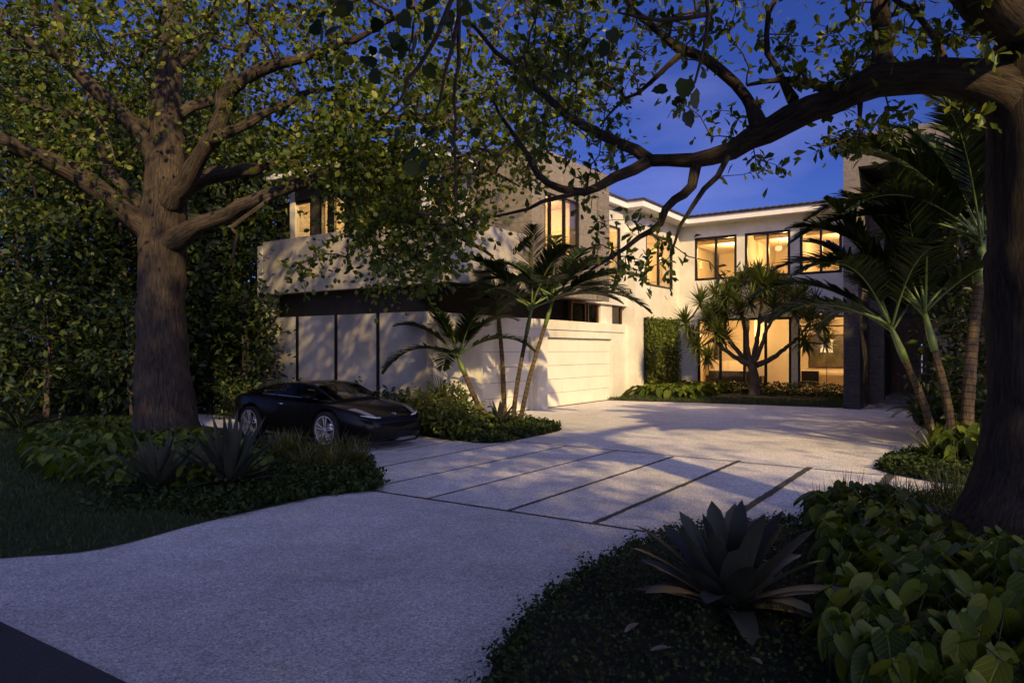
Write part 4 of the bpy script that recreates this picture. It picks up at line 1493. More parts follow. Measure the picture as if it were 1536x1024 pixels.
palm(G(1447, 690), P(1468, 425, 12.0), .105, .082, .9, [(3.0, 1.0, 3.4, .75, 46, 1.5), (3.4, .6, 3.1, .75, 46, 1.5), (2.6, .75, 3.2, .75, 46, 1.6), (2.0, 1.2, 3.2, .7, 44, 1.4), (1.0, .9, 2.9, .7, 42, 1.5), (.2, .8, 2.9, .7, 42, 1.5), (3.9, 1.1, 3.0, .7, 44, 1.5), (4.8, .8, 2.8, .7, 42, 1.5), (3.2, 1.35, 3.3, .7, 44, 1.1), (2.9, .45, 3.3, .8, 46, 1.3), (2.3, 1.0, 3.4, .8, 46, 1.3), (1.5, .7, 3.0, .75, 44, 1.5)],
     'thickest ringed palm trunk on the right side of the island beside the dark tree', PR)
palm((11.6, 16.6, 0), (11.9, 16.9, 4.6), .11, .08, .9, spread(16, .05, 1.4, 3.3, .85, 46, 1.4), 'tall dark palm standing behind the island before the entrance portal', 'palms at the entrance')
palm((9.9, 14.6, 0), (10.1, 14.9, 3.6), .09, .07, .8, spread(14, .1, 1.4, 2.9, .8, 42, 1.4), 'dark palm directly behind the thickest ringed palm trunk', 'palms at the entrance')


# ------------------------------------------------------------------ dragon tree before the back wing
dt = thing('dracaena_tree', 'spiky multi-headed dracaena tree with forked bare trunk before the lit windows', 'tree', HW(26.2, on_a(1132, 26.2), .12))
db = np.array(dt.location)
YD = db[1]
mb = MB()
heads = []
tops = [(1028, 470), (1050, 440), (1048, 505), (1075, 455), (1085, 495), (1075, 425), (1100, 420), (1118, 405), (1140, 400), (1150, 425), (1165, 408), (1125, 440), (1178, 425), (1190, 450), (1205, 430), (1222, 440),
        (1215, 466), (1235, 475), (1238, 500), (1065, 475), (1205, 495), (1090, 460), (1110, 412), (1132, 404), (1156, 408), (1175, 416), (1092, 428), (1145, 412), (1160, 445), (1105, 445), (1060, 520), (1062, 462), (1088, 442), (1112, 455), (1136, 425), (1158, 422), (1190, 436), (1205, 455), (1228, 488), (1142, 435), (1040, 488), (1075, 485), (1098, 430)]
sk, sr = smooth_path([db + [0, 0, -.1], P(1132, 575, YD), P(1130, 555, YD), P(1122, 540, YD)], [.22, .17, .15, .14], .12, .01)
mb.tube(sk - db, sr, 14, wob=.15, flare=flare_fn(sk[:, 2] - db[2], 4, .35, .25))
forks = []
for a, b in (((1126, 545), (1085, 495)), ((1130, 545), (1150, 495)), ((1126, 545), (1122, 480)), ((1135, 548), (1195, 508)), ((1128, 545), (1140, 470)), ((1122, 545), (1068, 508))):
    e = P(b[0], b[1], YD + R.uniform(-1, 1))
    m = (P(a[0], a[1], YD) + e) / 2 + [R.normal(0, .05), 0, -.12]
    q, r_ = smooth_path([P(a[0], a[1], YD), m, e], [.11, .085, .06], .12, .012)
    mb.tube(q - db, r_, 9, wob=.15)
    forks.append((q, r_))
tp = np.array([P(x, y + 16, YD + R.uniform(-1.7, 1.4)) for x, y in tops])
for q, r_ in grow(np.concatenate([f[0] for f in forks]), np.concatenate([f[1] for f in forks]), tp, .25, .028, .3, .07, -.12):
    mb.tube(q - db, np.maximum(r_, .026), 7, wob=.1)
    heads.append((q[-1] - db, nrm(q[-1] - q[-2])))
mb.build('trunk', M['bark2'], dt)
for hp, hd in heads:
    mb = MB()
    ax = nrm(hd + UP * .8)
    for i in range(76):
        a = i * 2.399
        u = (i + .5) / 76
        el = 1.35 - 1.75 * u
        s1 = nrm(np.cross(ax, [.3, .9, .1]))
        s2 = np.cross(ax, s1)
        d = math.cos(el) * (math.cos(a) * s1 + math.sin(a) * s2) + math.sin(el) * ax
        mb.strap(hp + ax * (.12 - .14 * u), d, R.uniform(.5, .78), .075, R.uniform(.15, .6), 4, .3, 0)
    mb.build('leaf_rosette', M['leaf_drac'], dt)


# ------------------------------------------------------------------ rosette plants
def rosette(name, label, cat, base, n, L, W, el0, el1, mat, droop=.7, group=None, nseg=6, prof=None, fold=.3, s=1.0):
    t = thing(name, label, cat, base, R.uniform(0, 6), group)
    mb = MB()
    for i in range(n):
        u = (i + .5) / n
        a = i * 2.399 + R.normal(0, .12)
        el = el0 + (el1 - el0) * u ** .9 + R.normal(0, .06)
        d = [math.cos(a) * math.cos(el), math.sin(a) * math.cos(el), math.sin(el)]
        l = L * (.72 + .4 * math.sin(math.pi * min(1, u * .8 + .2))) * R.uniform(.88, 1.1)
        mb.strap((math.cos(a) * .03 * s, math.sin(a) * .03 * s, .02), d, l, W * R.uniform(.85, 1.1), droop * R.uniform(.5, 1.4) * (.35 + u), nseg, fold, 0, prof)
    mb.build('leaf_rosette', M[mat], t)
    return t


BROM = lambda u: (.62 + .38 * math.sin(math.pi * min(1, u * 1.1))) * (1 if u < .86 else max(0.0, math.sqrt(max(0, 1 - ((u - .86) / .14) ** 2))))
AGAV = lambda u: (.75 + .25 * math.sin(math.pi * u)) * (1 - u ** 3) + .0
b = G(1095, 945)
rosette('bromeliad', 'large dark strap-leaved bromeliad in the foreground ground cover', 'bromeliad', (b[0], b[1], .12), 44, .66, .16, 1.42, .08, 'leaf_brom', .7, 'dark bromeliads', 9, BROM, .22)
b = G(345, 740)
rosette('bromeliad', 'dark spiky bromeliad at the bed edge, nearer the car than its smaller neighbour', 'bromeliad', (b[0], b[1], .1), 62, .86, .105, 1.42, .05, 'leaf_brom', .35, 'dark bromeliads', 7, AGAV, .3)
b = G(236, 748)
rosette('bromeliad', 'smaller dark spiky bromeliad at the bed edge below the big left trunk', 'bromeliad', (b[0], b[1], .1), 48, .68, .09, 1.42, .05, 'leaf_brom', .35, 'dark bromeliads', 7, AGAV, .3)
b = G(748, 646)
rosette('bromeliad', 'small dark bromeliad at the foot of the garage palms', 'bromeliad', (b[0], b[1], .1), 26, .62, .10, 1.35, .1, 'leaf_brom', .4, 'dark bromeliads', 6, AGAV, .3)
b = G(1405, 697)
rosette('bromeliad', 'striped green bromeliad at the foot of the right island palms', 'bromeliad', (b[0], b[1], .1), 34, .56, .055, 1.35, .05, 'leaf_drac', .7, None, 6, AGAV, .3)


def tuft(name, label, cat, base, n, L, W, mat, group, spread_=.10, el=(.35, 1.45), droop=.9):
    t = thing(name, label, cat, base, 0, group)
    mb = MB()
    for i in range(n):
        a = R.uniform(0, 6.28)
        e = R.uniform(*el)
        q = spread_ * R.random() ** .5
        b_ = R.uniform(0, 6.28)
        mb.strap((q * math.cos(b_), q * math.sin(b_), 0), [math.cos(a) * math.cos(e), math.sin(a) * math.cos(e), math.sin(e)], L * R.uniform(.6, 1.15), W, droop * R.uniform(.5, 1.5), 4, .2, 0)
    mb.build('blade_tuft', M[mat], t)
    return t


# grass clumps in front of the car
for i, (px, py, s) in enumerate([(415, 697, 1), (445, 690, .9), (478, 702, 1.1), (510, 697, 1), (536, 703, .9), (462, 712, .8), (500, 712, .9), (425, 684, .8)]):
    b = G(px, py)
    where = ['leftmost of the row', 'behind the row', 'under the front wheel', 'under the front bumper', 'at the driveway tip of the row', 'at the front of the row', 'at the front right of the row', 'behind and left in the row'][i]
    tuft('grass_clump', 'tufted ornamental grass beside the black car, ' + where, 'grass clump', (b[0], b[1], .09), 100, .56 * s, .021, 'leaf_straw', 'grass clumps beside the car', .12, (.2, 1.3), .8)
# grass clumps behind the right philodendrons
for i, (px, py, s) in enumerate([(1240, 802, .9), (1275, 790, 1.1), (1305, 788, .8), (1345, 778, .9), (1385, 776, .8), (1420, 772, 1.), (1450, 770, 1.)]):
    b = G(px, py)
    where = ['leftmost, by the driveway', 'second from the driveway and tallest', 'third from the driveway', 'in the middle of the row', 'third from the right trunk', 'second from the right trunk', 'next to the right trunk'][i]
    tuft('grass_clump', 'spiky dark grass behind the right philodendrons, ' + where, 'grass clump', (b[0], b[1], .14), 110, .42 * s, .011, 'leaf_grass', 'grass clumps behind the philodendrons', .13, (.5, 1.5), .7)
# fan leaved plants and golden shrubs beside the garage corner
for px, py, h, w, n, mat, lab in [(640, 650, .72, .55, 40, 'leaf_gold', 'low golden green shrub beside the front of the car'), (690, 655, .62, .5, 40, 'leaf_gold', 'low golden shrub under the leaning palm'),
                                  (600, 632, .7, .6, 40, 'leaf_bg', 'dark shrub between the car and the white end wall'), (668, 640, .85, .5, 40, 'leaf_oak', 'green shrub at the garage corner behind the golden ones'),
                                  (350, 628, .9, .6, 36, 'leaf_bg', 'low dark shrub behind the rear of the car'), (560, 626, .8, .6, 36, 'leaf_bg', 'dark low shrub against the white end wall panels'),
                                  (450, 622, .8, .6, 36, 'leaf_bg', 'dark low shrub hidden behind the car roof')]:
    b = G(px, py)
    bg_tree('garden_shrub', lab, 'shrub', (b[0], b[1], .06), h, w, int(n * 1.8), None, .15, mat, 16, 4, .03, ELLI, 'shrubs beside the garage', sh=.13)
b = G(662, 648)
rosette('spiky_plant', 'spiky fan plant standing above the golden shrubs at the garage corner', 'plant', (b[0], b[1], .75), 44, .6, .03, 1.3, -.3, 'leaf_drac', .5, None, 4)
for px, py, lab in [(1420, 655, 'large arching fern left behind the right palms'), (1400, 640, 'arching fern by the entrance steps'), (1470, 660, 'arching fern beside the dark right trunk'), (30, 655, 'arching palm-like fern at the far left edge')]:
    b = G(px, py)
    t = thing('fern', lab, 'fern', (b[0], b[1], .08), 0, 'arching ferns')
    for i in range(12):
        frond(i * .55 + R.uniform(0, .3), R.uniform(.6, 1.3), R.uniform(.9, 1.3), .22, 26, 1.7, 'leaf_palm', t, 0, .008, .025, .3, .1)


# ------------------------------------------------------------------ ground cover, philodendrons, lawn (stuff)
def cover(name, bed, n, size, mat, lim=None, tmpl=OVAL, lift=.06, keep=None, up=.8):
    x, y = bed.sample(n, lim)
    if keep is not None:
        k = keep(x, y)
        x, y = x[k], y[k]
    z = bed.z(x, y) + np.abs(R.normal(0, 1, len(x))) * lift
    pos = np.stack([x, y, z], 1)
    k = len(x)
    d = np.stack([R.normal(0, 1, k), R.normal(0, 1, k), R.uniform(-.1, .9, k)], 1)
    nn = np.stack([R.normal(0, .6, k), R.normal(0, .6, k), np.full(k, up)], 1)
    mb = MB()
    mb.leaves(tmpl, pos, d, nn, size * R.uniform(.6, 1.25, k), 0)
    return tag(mb.build(name, M[mat]), kind='stuff')


def edge_sprigs(bed, n, lim, size, L=.13, dmax=.12):
    x, y = bed.sample(n * 12, lim)
    k = edge_dist(bed.poly, x, y) < dmax
    x, y = x[k][:n], y[k][:n]
    mb = MB()
    for a, b in zip(x, y):
        z = float(bed.z(a, b)[0])
        ang, el = R.uniform(0, 6.28), R.uniform(.2, 1.2)
        d = np.array([math.cos(ang) * math.cos(el), math.sin(ang) * math.cos(el), math.sin(el)])
        l = L * R.uniform(.4, 1.2)
        p0 = np.array([a, b, z])
        m = int(l / .016)
        if m < 2:
            continue
        t = np.linspace(.15, 1, m)[:, None]
        pos = p0 + d * l * t + np.array([0, 0, -.3]) * (l * t) ** 2
        az = np.arange(m) * 2.2
        s1 = nrm(np.cross(d, [.2, .1, 1]))
        s2 = np.cross(d, s1)
        dr_ = d * .5 + np.cos(az)[:, None] * s1 + np.sin(az)[:, None] * s2
        mb.leaves(OVAL, pos, dr_, np.tile(d + UP * .5, (m, 1)) + R.normal(0, .3, (m, 3)), size * R.uniform(.7, 1.2, m), 0)
    return tag(mb.build('ground_cover', M['leaf_cover']), kind='stuff')


def near_ok(x, y):
    return (np.abs(x) < y * .78 + .5) & (y > 2.6)


cover('ground_cover', bedN, 38000, .028, 'leaf_cover', [(-1, 2.6), (5.5, 8.8)], keep=near_ok, lift=.035)
edge_sprigs(bedN, 750, [(-1, 2.8), (4.6, 8.2)], .032)
cover('ground_cover', bedL, 22000, .06, 'leaf_cover', [(-7, 7.4), (-1.5, 13)], keep=lambda x, y: 768 + F * x / y > 170 + R.normal(0, 30, len(x)), lift=.05)
edge_sprigs(bedL, 420, [(-4.6, 7.6), (-1.5, 13)], .055, .2)
cover('ground_cover', bedP, 6500, .06, 'leaf_cover', lift=.05)
edge_sprigs(bedP, 160, [(4, 9), (9, 13)], .055, .16)
cover('ground_cover', bedB, 9000, .075, 'leaf_cover', [(-6, 13), (2, 20)], lift=.05)
edge_sprigs(bedB, 200, [(-4, 13), (2, 19)], .07, .2, .2)
cover('ground_cover', bedR, 6000, .10, 'leaf_cover', [(8, 13), (17, 22)], lift=.1)
mb = MB()
x, y = bedL.sample(105000, [(-13.5, 5.2), (-2.5, 17)])
k = (np.abs(x) < y * .8) & (768 + F * x / y < 360)
x, y = x[k], y[k]
z = bedL.z(x, y)
k = len(x)
BL = (np.array([(-.09, 0, 0), (.09, 0, 0), (.05, .6, .02), (0, 1, .1), (-.05, .6, .02)]), [(0, 1, 2, 4), (4, 2, 3)])
mb.leaves(BL, np.stack([x, y, z], 1), np.stack([R.normal(0, .5, k), R.normal(0, .5, k), np.ones(k)], 1), R.normal(0, 1, (k, 3)), R.uniform(.034, .065, k), 0)
tag(mb.build('lawn_grass', M['leaf_lawn']), kind='stuff')


def hedge_leaves(bed, n, keep, mat, size, name, z1, lim):
    x, y = bed.sample(n, lim)
    k = keep(x, y)
    x, y = x[k], y[k]
    z = bed.z(x, y) + R.uniform(0, z1, len(x))
    k = len(x)
    mb = MB()
    mb.leaves(ELLI, np.stack([x, y, z], 1), np.stack([R.normal(0, 1, k), R.normal(0, 1, k), R.uniform(-.3, .8, k)], 1), R.normal(0, .6, (k, 3)) + UP, size * R.uniform(.6, 1.2, k), 0)
    return tag(mb.build(name, M[mat]), kind='stuff')


def hx(x, y):
    return x * CA + y * SA


def hy(x, y):
    return -x * SA + y * CA


hedge_leaves(bedH, 26000, lambda x, y: (hx(x, y) > XB - 1.15) & (hy(x, y) < 9.6), 'leaf_bg', .11, 'low_hedge', .42, None)
hedge_leaves(bedH, 24000, lambda x, y: (hx(x, y) > XB - 2.2) & (hx(x, y) < XB - 1.45) & (hy(x, y) < 8.3), 'leaf_bg', .10, 'low_hedge', .26, None)
mb = MB()
x, y = bedH.sample(24000)
k = edge_dist(bedH.poly, x, y) < .75
x, y = x[k], y[k]
k = len(x)
mb.leaves(BL, np.stack([x, y, bedH.z(x, y)], 1), np.stack([R.normal(0, .5, k), R.normal(0, .5, k), np.ones(k)], 1), R.normal(0, 1, (k, 3)), R.uniform(.07, .12, k), 0)
tag(mb.build('lawn_grass', M['leaf_lawn']), kind='stuff')


def philodendrons(bed, n, size, keep, lim, lift, name='philodendron_cover', hang=.55, extra=None):
    x, y = bed.sample(n, lim)
    k = keep(x, y)
    x, y = x[k], y[k]
    k = len(x)
    z = bed.z(x, y) + lift * R.random(k) ** .8 + .05
    if extra is not None:
        z = z + extra(x, y)
    # leaves face out of the mound, tips hanging
    e = .05
    gx = (bed.z(x + e, y) - bed.z(x - e, y)) / (2 * e)
    gy = (bed.z(x, y + e) - bed.z(x, y - e)) / (2 * e)
    a = R.uniform(0, 6.28, k)
    out = np.stack([-gx * 1.5 + .7 * np.cos(a), -gy * 1.5 + .7 * np.sin(a) - .25, np.zeros(k)], 1)
    d = nrm(nrm(out) + np.array([0, 0, -1]) * R.uniform(.25, 1.3, k)[:, None] * hang * 1.9)
    nn = nrm(nrm(out) * .9 + UP * R.uniform(.4, 1.2, k)[:, None] + R.normal(0, .22, (k, 3)))
    s = size * R.uniform(.6, 1.15, k) * (1 + .12 * np.clip(4.9 - y, 0, 1))
    mb = MB()
    pos = np.stack([x, y, z], 1)
    mb.leaves(CORD, pos, d, nn, s, 0, R.uniform(.56, .76, k))
    for i in range(k):
        g = pos[i] - nrm(out[i]) * s[i] * .5 + np.array([0, 0, -.35 * s[i]])
        mb.tube([[g[0], g[1], max(.02, g[2] - .25)], g, pos[i]], [.006, .005, .004], 3, 1, caps=False)
    return tag(mb.build(name, [M['leaf_pothos'], M['petiole']]), kind='stuff')


# right bed, close to the camera
def keepN(x, y):
    px = 768 + F * x / y
    py = HZ + F * H / y
    return (px > 1222 + (py - 830) * .10) & (py > 775 + np.clip(px - 1330, 0, 200) * .5) & (px < 1640) & (y > 3.0) & (np.hypot(x - TR[0], y - TR[1]) > 1.0)


philodendrons(bedN, 2600, .25, keepN, [(1.6, 3.0), (5.5, 7.6)], .22)


def keepL(x, y):
    px, py = 768 + F * x / y, HZ + F * H / y
    return (((px - 225) / 190) ** 2 + ((py - 697) / 56) ** 2 < 1) & ~((px > 285) & (py < 664 + (px - 285) * .42)) & (np.hypot(x - TL[0], y - TL[1]) > .8)


philodendrons(bedL, 4200, .24, keepL, [(-10, 8.4), (-3, 15.5)], .26)
philodendrons(bedP, 500, .30, lambda x, y: np.hypot(x - G(1490, 705)[0], y - G(1490, 705)[1]) < .75, [(6, 9), (10, 13)], .5)
philodendrons(bedH, 2600, .42, lambda x, y: (hy(x, y) > 8.7) & (hx(x, y) > XS - .6) & (hx(x, y) < XB - .7), None, .35)
philodendrons(bedB, 420, .28, lambda x, y: np.hypot(x - G(672, 652)[0], y - G(672, 652)[1]) < 1.0, [(-5, 13), (2, 19)], .3)

# living wall panel
lw = thing('living_wall', 'tall panel of climbing leaves on the white bay wall beside the hedge', 'living wall', HW((on_b(965, YS) + on_b(1015, YS)) / 2, YS - .02, .3), ANG)
ha = (on_b(1015, YS) - on_b(965, YS)) / 2
mb = MB()
mb.box(-ha, ha, -.05, .0, 0, 2.75)
mb.build('backing_panel', M['plastic'], lw, smooth=False)
n_ = 3600
pos = np.stack([R.uniform(-ha, ha, n_), -.05 - np.abs(R.normal(0, .07, n_)), R.uniform(0, 2.8, n_)], 1)
mb = MB()
mb.leaves(ELLI, pos, np.stack([R.normal(0, .7, n_), R.uniform(-1, .1, n_), R.uniform(-1.2, .3, n_)], 1), np.stack([R.normal(0, .5, n_), -np.ones(n_), R.uniform(0, .9, n_)], 1), R.uniform(.09, .16, n_), 0)
mb.build('foliage', M['leaf_oak'], lw)

# dry fallen leaves beside the big bromeliad
dl = [((948, 941), .16, .9, 'pale dry fallen leaf left of the big bromeliad, the upper and longer one'), ((992, 973), .12, .3, 'pale dry fallen leaf below and left of the big bromeliad'), ((1133, 990), .09, 2.0, 'small grey fallen leaf below the big bromeliad')]
for (px, py), L_, a, lab in dl:
    b = G(px, py, .2)
    mb = MB()
    mb.strap((-L_ / 2, 0, 0), [1, 0, .15], L_, .04, .5, 5, .3, 0, prof=lambda u: math.sin(math.pi * (u * .85 + .12)))
    o = mb.build('fallen_leaf', M['leaf_dry'])
    o.location = (b[0], b[1], .2)
    o.rotation_euler = (.1, 0, a)
    tag(o, lab, 'leaf', 'fallen leaves')
b = P(1505, 862, 4.75)
mb = MB()
p, r = smooth_path([(-.16, 0, .1), (0, .02, .0), (.3, .05, -.14)], [.006, .007, .006], .05, .003)
mb.tube(p, r, 6)
o = mb.build('dead_stick', M['leaf_dry'])
o.location = b
tag(o, 'thin pale dead stick leaning at the foot of the right trunk', 'stick')


# ------------------------------------------------------------------ the car (local x forward)
HX = math.atan2(-CA, SA)
fw_, rw_ = np.array([-3.36, 12.75]), np.array([-5.24, 14.12])
cdir = np.array([SA, -CA])
cleft = np.array([CA, SA])
ctr = (fw_ + rw_) / 2 + cleft * .80 + cdir * .13
car = thing('parked_car', 'low glossy black sports coupe with silver wheels parked by the grass clumps', 'car', (ctr[0], ctr[1], .004), HX)
AX = 1.20                                                    # half wheelbase
ST = [(-2.02, .40, .62, .66, .79, .82), (-1.96, .30, .74, .74, .86, .89), (-1.75, .24, .82, .80, .90, .935), (-1.45, .21, .865, .80, .90, .95), (-1.1, .19, .885, .79, .885, .95),
      (-.7, .17, .87, .74, .85, .92), (-.2, .165, .855, .72, .82, .90), (.3, .165, .855, .70, .80, .885), (.75, .17, .87, .70, .80, .865), (1.1, .18, .885, .70, .79, .835),
      (1.4, .18, .87, .66, .73, .775), (1.65, .18, .83, .60, .665, .71), (1.85, .17, .76, .54, .60, .64), (1.98, .18, .66, .48, .535, .565), (2.06, .22, .52, .40, .46, .48)]


def section(x, zb, w, zm, zs, zt):
    return [(x, 0, zb), (x, -w * .80, zb), (x, -w * .97, zb + .07), (x, -w, zb + (zm - zb) * .55), (x, -w * .985, zm), (x, -w * .93, zs), (x, -w * .78, zs + (zt - zs) * .55), (x, -w * .4, zt - .008), (x, 0, zt)]


mb = MB()
V, rows = [], []
for s_ in ST:
    h = section(*s_)
    full = h + [(a, -b, c) for a, b, c in h[-2:0:-1]]
    rows.append(len(V))
    V += full
nn_ = len(full)
fs = []
for i in range(len(ST) - 1):
    for j in range(nn_):
        a, b = i * nn_ + j, i * nn_ + (j + 1) % nn_
        fs.append((a, a + nn_, b + nn_, b))
fs.append(tuple(range(nn_)))
fs.append(tuple(range((len(ST) - 1) * nn_, len(ST) * nn_))[::-1])
mb.add(V, fs)
body = mb.build('body', M['paint'], car)
cr = body.data.attributes.new('crease_edge', 'FLOAT', 'EDGE')
sharp = {2: .5, 5: .75, nn_ - 5: .75, nn_ - 2: .5, 1: .6, nn_ - 1: .6}
for e in body.data.edges:
    a_, b_ = e.vertices
    if a_ % nn_ == b_ % nn_ and a_ % nn_ in sharp:
        cr.data[e.index].value = sharp[a_ % nn_]
md = body.modifiers.new('sub', 'SUBSURF')
md.levels = md.render_levels = 2
cut = MB()
for x in (-1.23, 1.03):
    for s_ in (-1, 1):
        cut.tube([(x, s_ * .55, .34), (x, s_ * 1.2, .34)], [.392, .392], 40)
cutter = cut.build('cutter', M['plastic'], car)
bo = body.modifiers.new('arch', 'BOOLEAN')
bo.operation, bo.object, bo.solver = 'DIFFERENCE', cutter, 'EXACT'
bpy.context.view_layer.update()
dg = bpy.context.evaluated_depsgraph_get()
nm = D.meshes.new_from_object(body.evaluated_get(dg))
body.modifiers.clear()
body.data = nm
D.objects.remove(cutter, do_unlink=True)
# greenhouse: (x, belt half width, belt z, roof half width, roof z)
GH = [(-1.72, .66, .93, .55, .955), (-1.35, .71, .94, .55, 1.055), (-.95, .74, .93, .55, 1.135), (-.5, .755, .915, .555, 1.185), (-.05, .76, .90, .56, 1.2), (.3, .755, .89, .56, 1.165), (.62, .74, .875, .57, 1.04), (.98, .70, .85, .60, .885)]


def gh(x):
    xs = [g[0] for g in GH]
    return [float(np.interp(x, xs, [g[k] for g in GH])) for k in range(1, 5)]


def ghp(x, t):                                              # t: 0 belt .. 1 roof rail .. 2 centre line
    bw_, bz, rw2, rz_ = gh(x)
    if t <= 1:
        return np.array([x, -(bw_ + (rw2 - bw_) * t), bz + (rz_ - .03 - bz) * t + .02 * math.sin(math.pi * t)])
    u = t - 1
    return np.array([x, -rw2 * (1 - u), rz_ - .03 + .03 * math.sin(u * math.pi / 2)])


def patch(name, xs, ts, mat, off=0.0, both=False, mirror=False, parent=car):
    mb = MB()
    for sg in ((1, -1) if both else ((-1,) if mirror else (1,))):
        V = []
        for x in xs:
            for t in ts:
                q = ghp(x, t)
                q = q + np.array([0, -off if t <= 1 else 0, off])
                V.append((q[0], q[1] * sg, q[2]))
        k = len(ts)
        fs = [(i * k + j, (i + 1) * k + j, (i + 1) * k + j + 1, i * k + j + 1) for i in range(len(xs) - 1) for j in range(k - 1)]
        mb.add(V, fs if sg > 0 else [f[::-1] for f in fs])
    return mb.build(name, mat, parent)


patch('roof', np.linspace(-.95, .22, 9), np.linspace(1, 2, 6), M['paint'], both=True)
patch('windshield', np.linspace(.222, .96, 9), np.linspace(1.06, 2, 6), M['tglass'], both=True)
for mir in (False, True):
    patch('windshield_pillar', np.linspace(.222, .98, 9), [.86, 1.0, 1.06], M['paint'], mirror=mir)
patch('rear_window', np.linspace(-1.70, -.952, 9), np.linspace(1.05, 2, 6), M['tglass'], both=True)
for mir in (False, True):
    patch('rear_pillar', np.linspace(-1.72, -1.02, 8), [0, .5, .86, 1.0, 1.05], M['paint'], mirror=mir)
for mir in (False, True):
    patch('roof_rail', np.linspace(-1.02, .222, 8), [.86, 1.0], M['paint'], mirror=mir)
for mir in (False, True):
    patch('side_window', np.linspace(-.52, .60, 8), [.05, .4, .86], M['tglass'], mirror=mir)
    patch('quarter_window', np.linspace(-.98, -.60, 4), [.05, .4, .86], M['tglass'], mirror=mir)
    patch('door_pillar', np.linspace(-.60, -.52, 3), [.0, .4, .86], M['paint'], .003, mirror=mir)
    patch('window_trim', np.linspace(-1.0, .66, 9), [.0, .05], M['chrome'], .003, mirror=mir)
mb = MB()
for x in (-.1, ):
    for y in (-.36, .36):
        mb.box(x - .28, x + .2, y - .23, y + .23, .55, .78)
        mb.box(x - .38, x - .26, y - .22, y + .22, .75, 1.05)
        mb.box(x - .36, x - .28, y - .12, y + .12, 1.04, 1.14)
mb.box(.55, .9, -.62, .62, .74, .86)
mb.build('interior', M['plastic'], car)


def wheel(x, s_):
    y = s_ * .80
    mb = MB()
    prof = [(.262, -.10), (.315, -.105), (.337, -.085), (.34, 0), (.337, .085), (.315, .105), (.262, .10)]
    n = 36
    V = [(r * math.cos(a), yy, r * math.sin(a)) for r, yy in prof for a in np.arange(n) / n * 2 * math.pi]
    fs = [(i * n + j, (i + 1) * n + j, (i + 1) * n + (j + 1) % n, i * n + (j + 1) % n) for i in range(len(prof) - 1) for j in range(n)]
    mb.add(V, fs)
    ty = mb.build('tyre', M['rubber'], None)
    mb = MB()
    prof = [(.264, .06), (.267, .10), (.25, .105), (.24, .08), (.235, -.06)]
    V = [(r * math.cos(a), yy * s_, r * math.sin(a)) for r, yy in prof for a in np.arange(n) / n * 2 * math.pi]
    mb.add(V, [(i * n + j, (i + 1) * n + j, (i + 1) * n + (j + 1) % n, i * n + (j + 1) % n) for i in range(len(prof) - 1) for j in range(n)])
    for k in range(5):
        for dd in (-.13, .13):
            a = k * 2 * math.pi / 5 + .3
            p0 = (.045 * math.cos(a + dd * 2), s_ * .085, .045 * math.sin(a + dd * 2))
            p1 = (.246 * math.cos(a + dd * 1.25), s_ * .092, .246 * math.sin(a + dd * 1.25))
            mb.tube([p0, p1], [.017, .014], 6)
    mb.tube([(0, s_ * .05, 0), (0, s_ * .10, 0)], [.06, .052], 16)
    rim = mb.build('rim', M['alloy'], None)
    mb = MB()
    mb.tube([(0, s_ * .0, 0), (0, s_ * .02, 0)], [.17, .17], 24)
    disc = mb.build('brake_disc', M['chrome'], None)
    hub = MB()
    hub.tube([(0, -.09, 0), (0, -.02 if s_ > 0 else .09, 0)] if s_ > 0 else [(0, .02, 0), (0, .09, 0)], [.20, .20], 24)
    w = hub.build('wheel', M['plastic'], car)
    w.location = (x, y, .34)
    for o in (ty, rim, disc):
        o.parent = w


for x in (-1.23, 1.03):
    for s_ in (-1, 1):
        wheel(x, s_)


def surf_y(x, z):
    """half width of the body at x and height z"""
    xs = [s[0] for s in ST]
    c = [np.interp(x, xs, [s[k] for s in ST]) for k in range(1, 6)]
    h = section(x, *c)
    zz = [q[2] for q in h[2:]]
    yy = [-q[1] for q in h[2:]]
    return float(np.interp(z, zz, yy))


def surf_z(x, y):
    xs = [s[0] for s in ST]
    c = [np.interp(x, xs, [s[k] for s in ST]) for k in range(1, 6)]
    h = section(x, *c)[4:]
    return float(np.interp(abs(y), [-q[1] for q in h[::-1]], [q[2] for q in h[::-1]]))


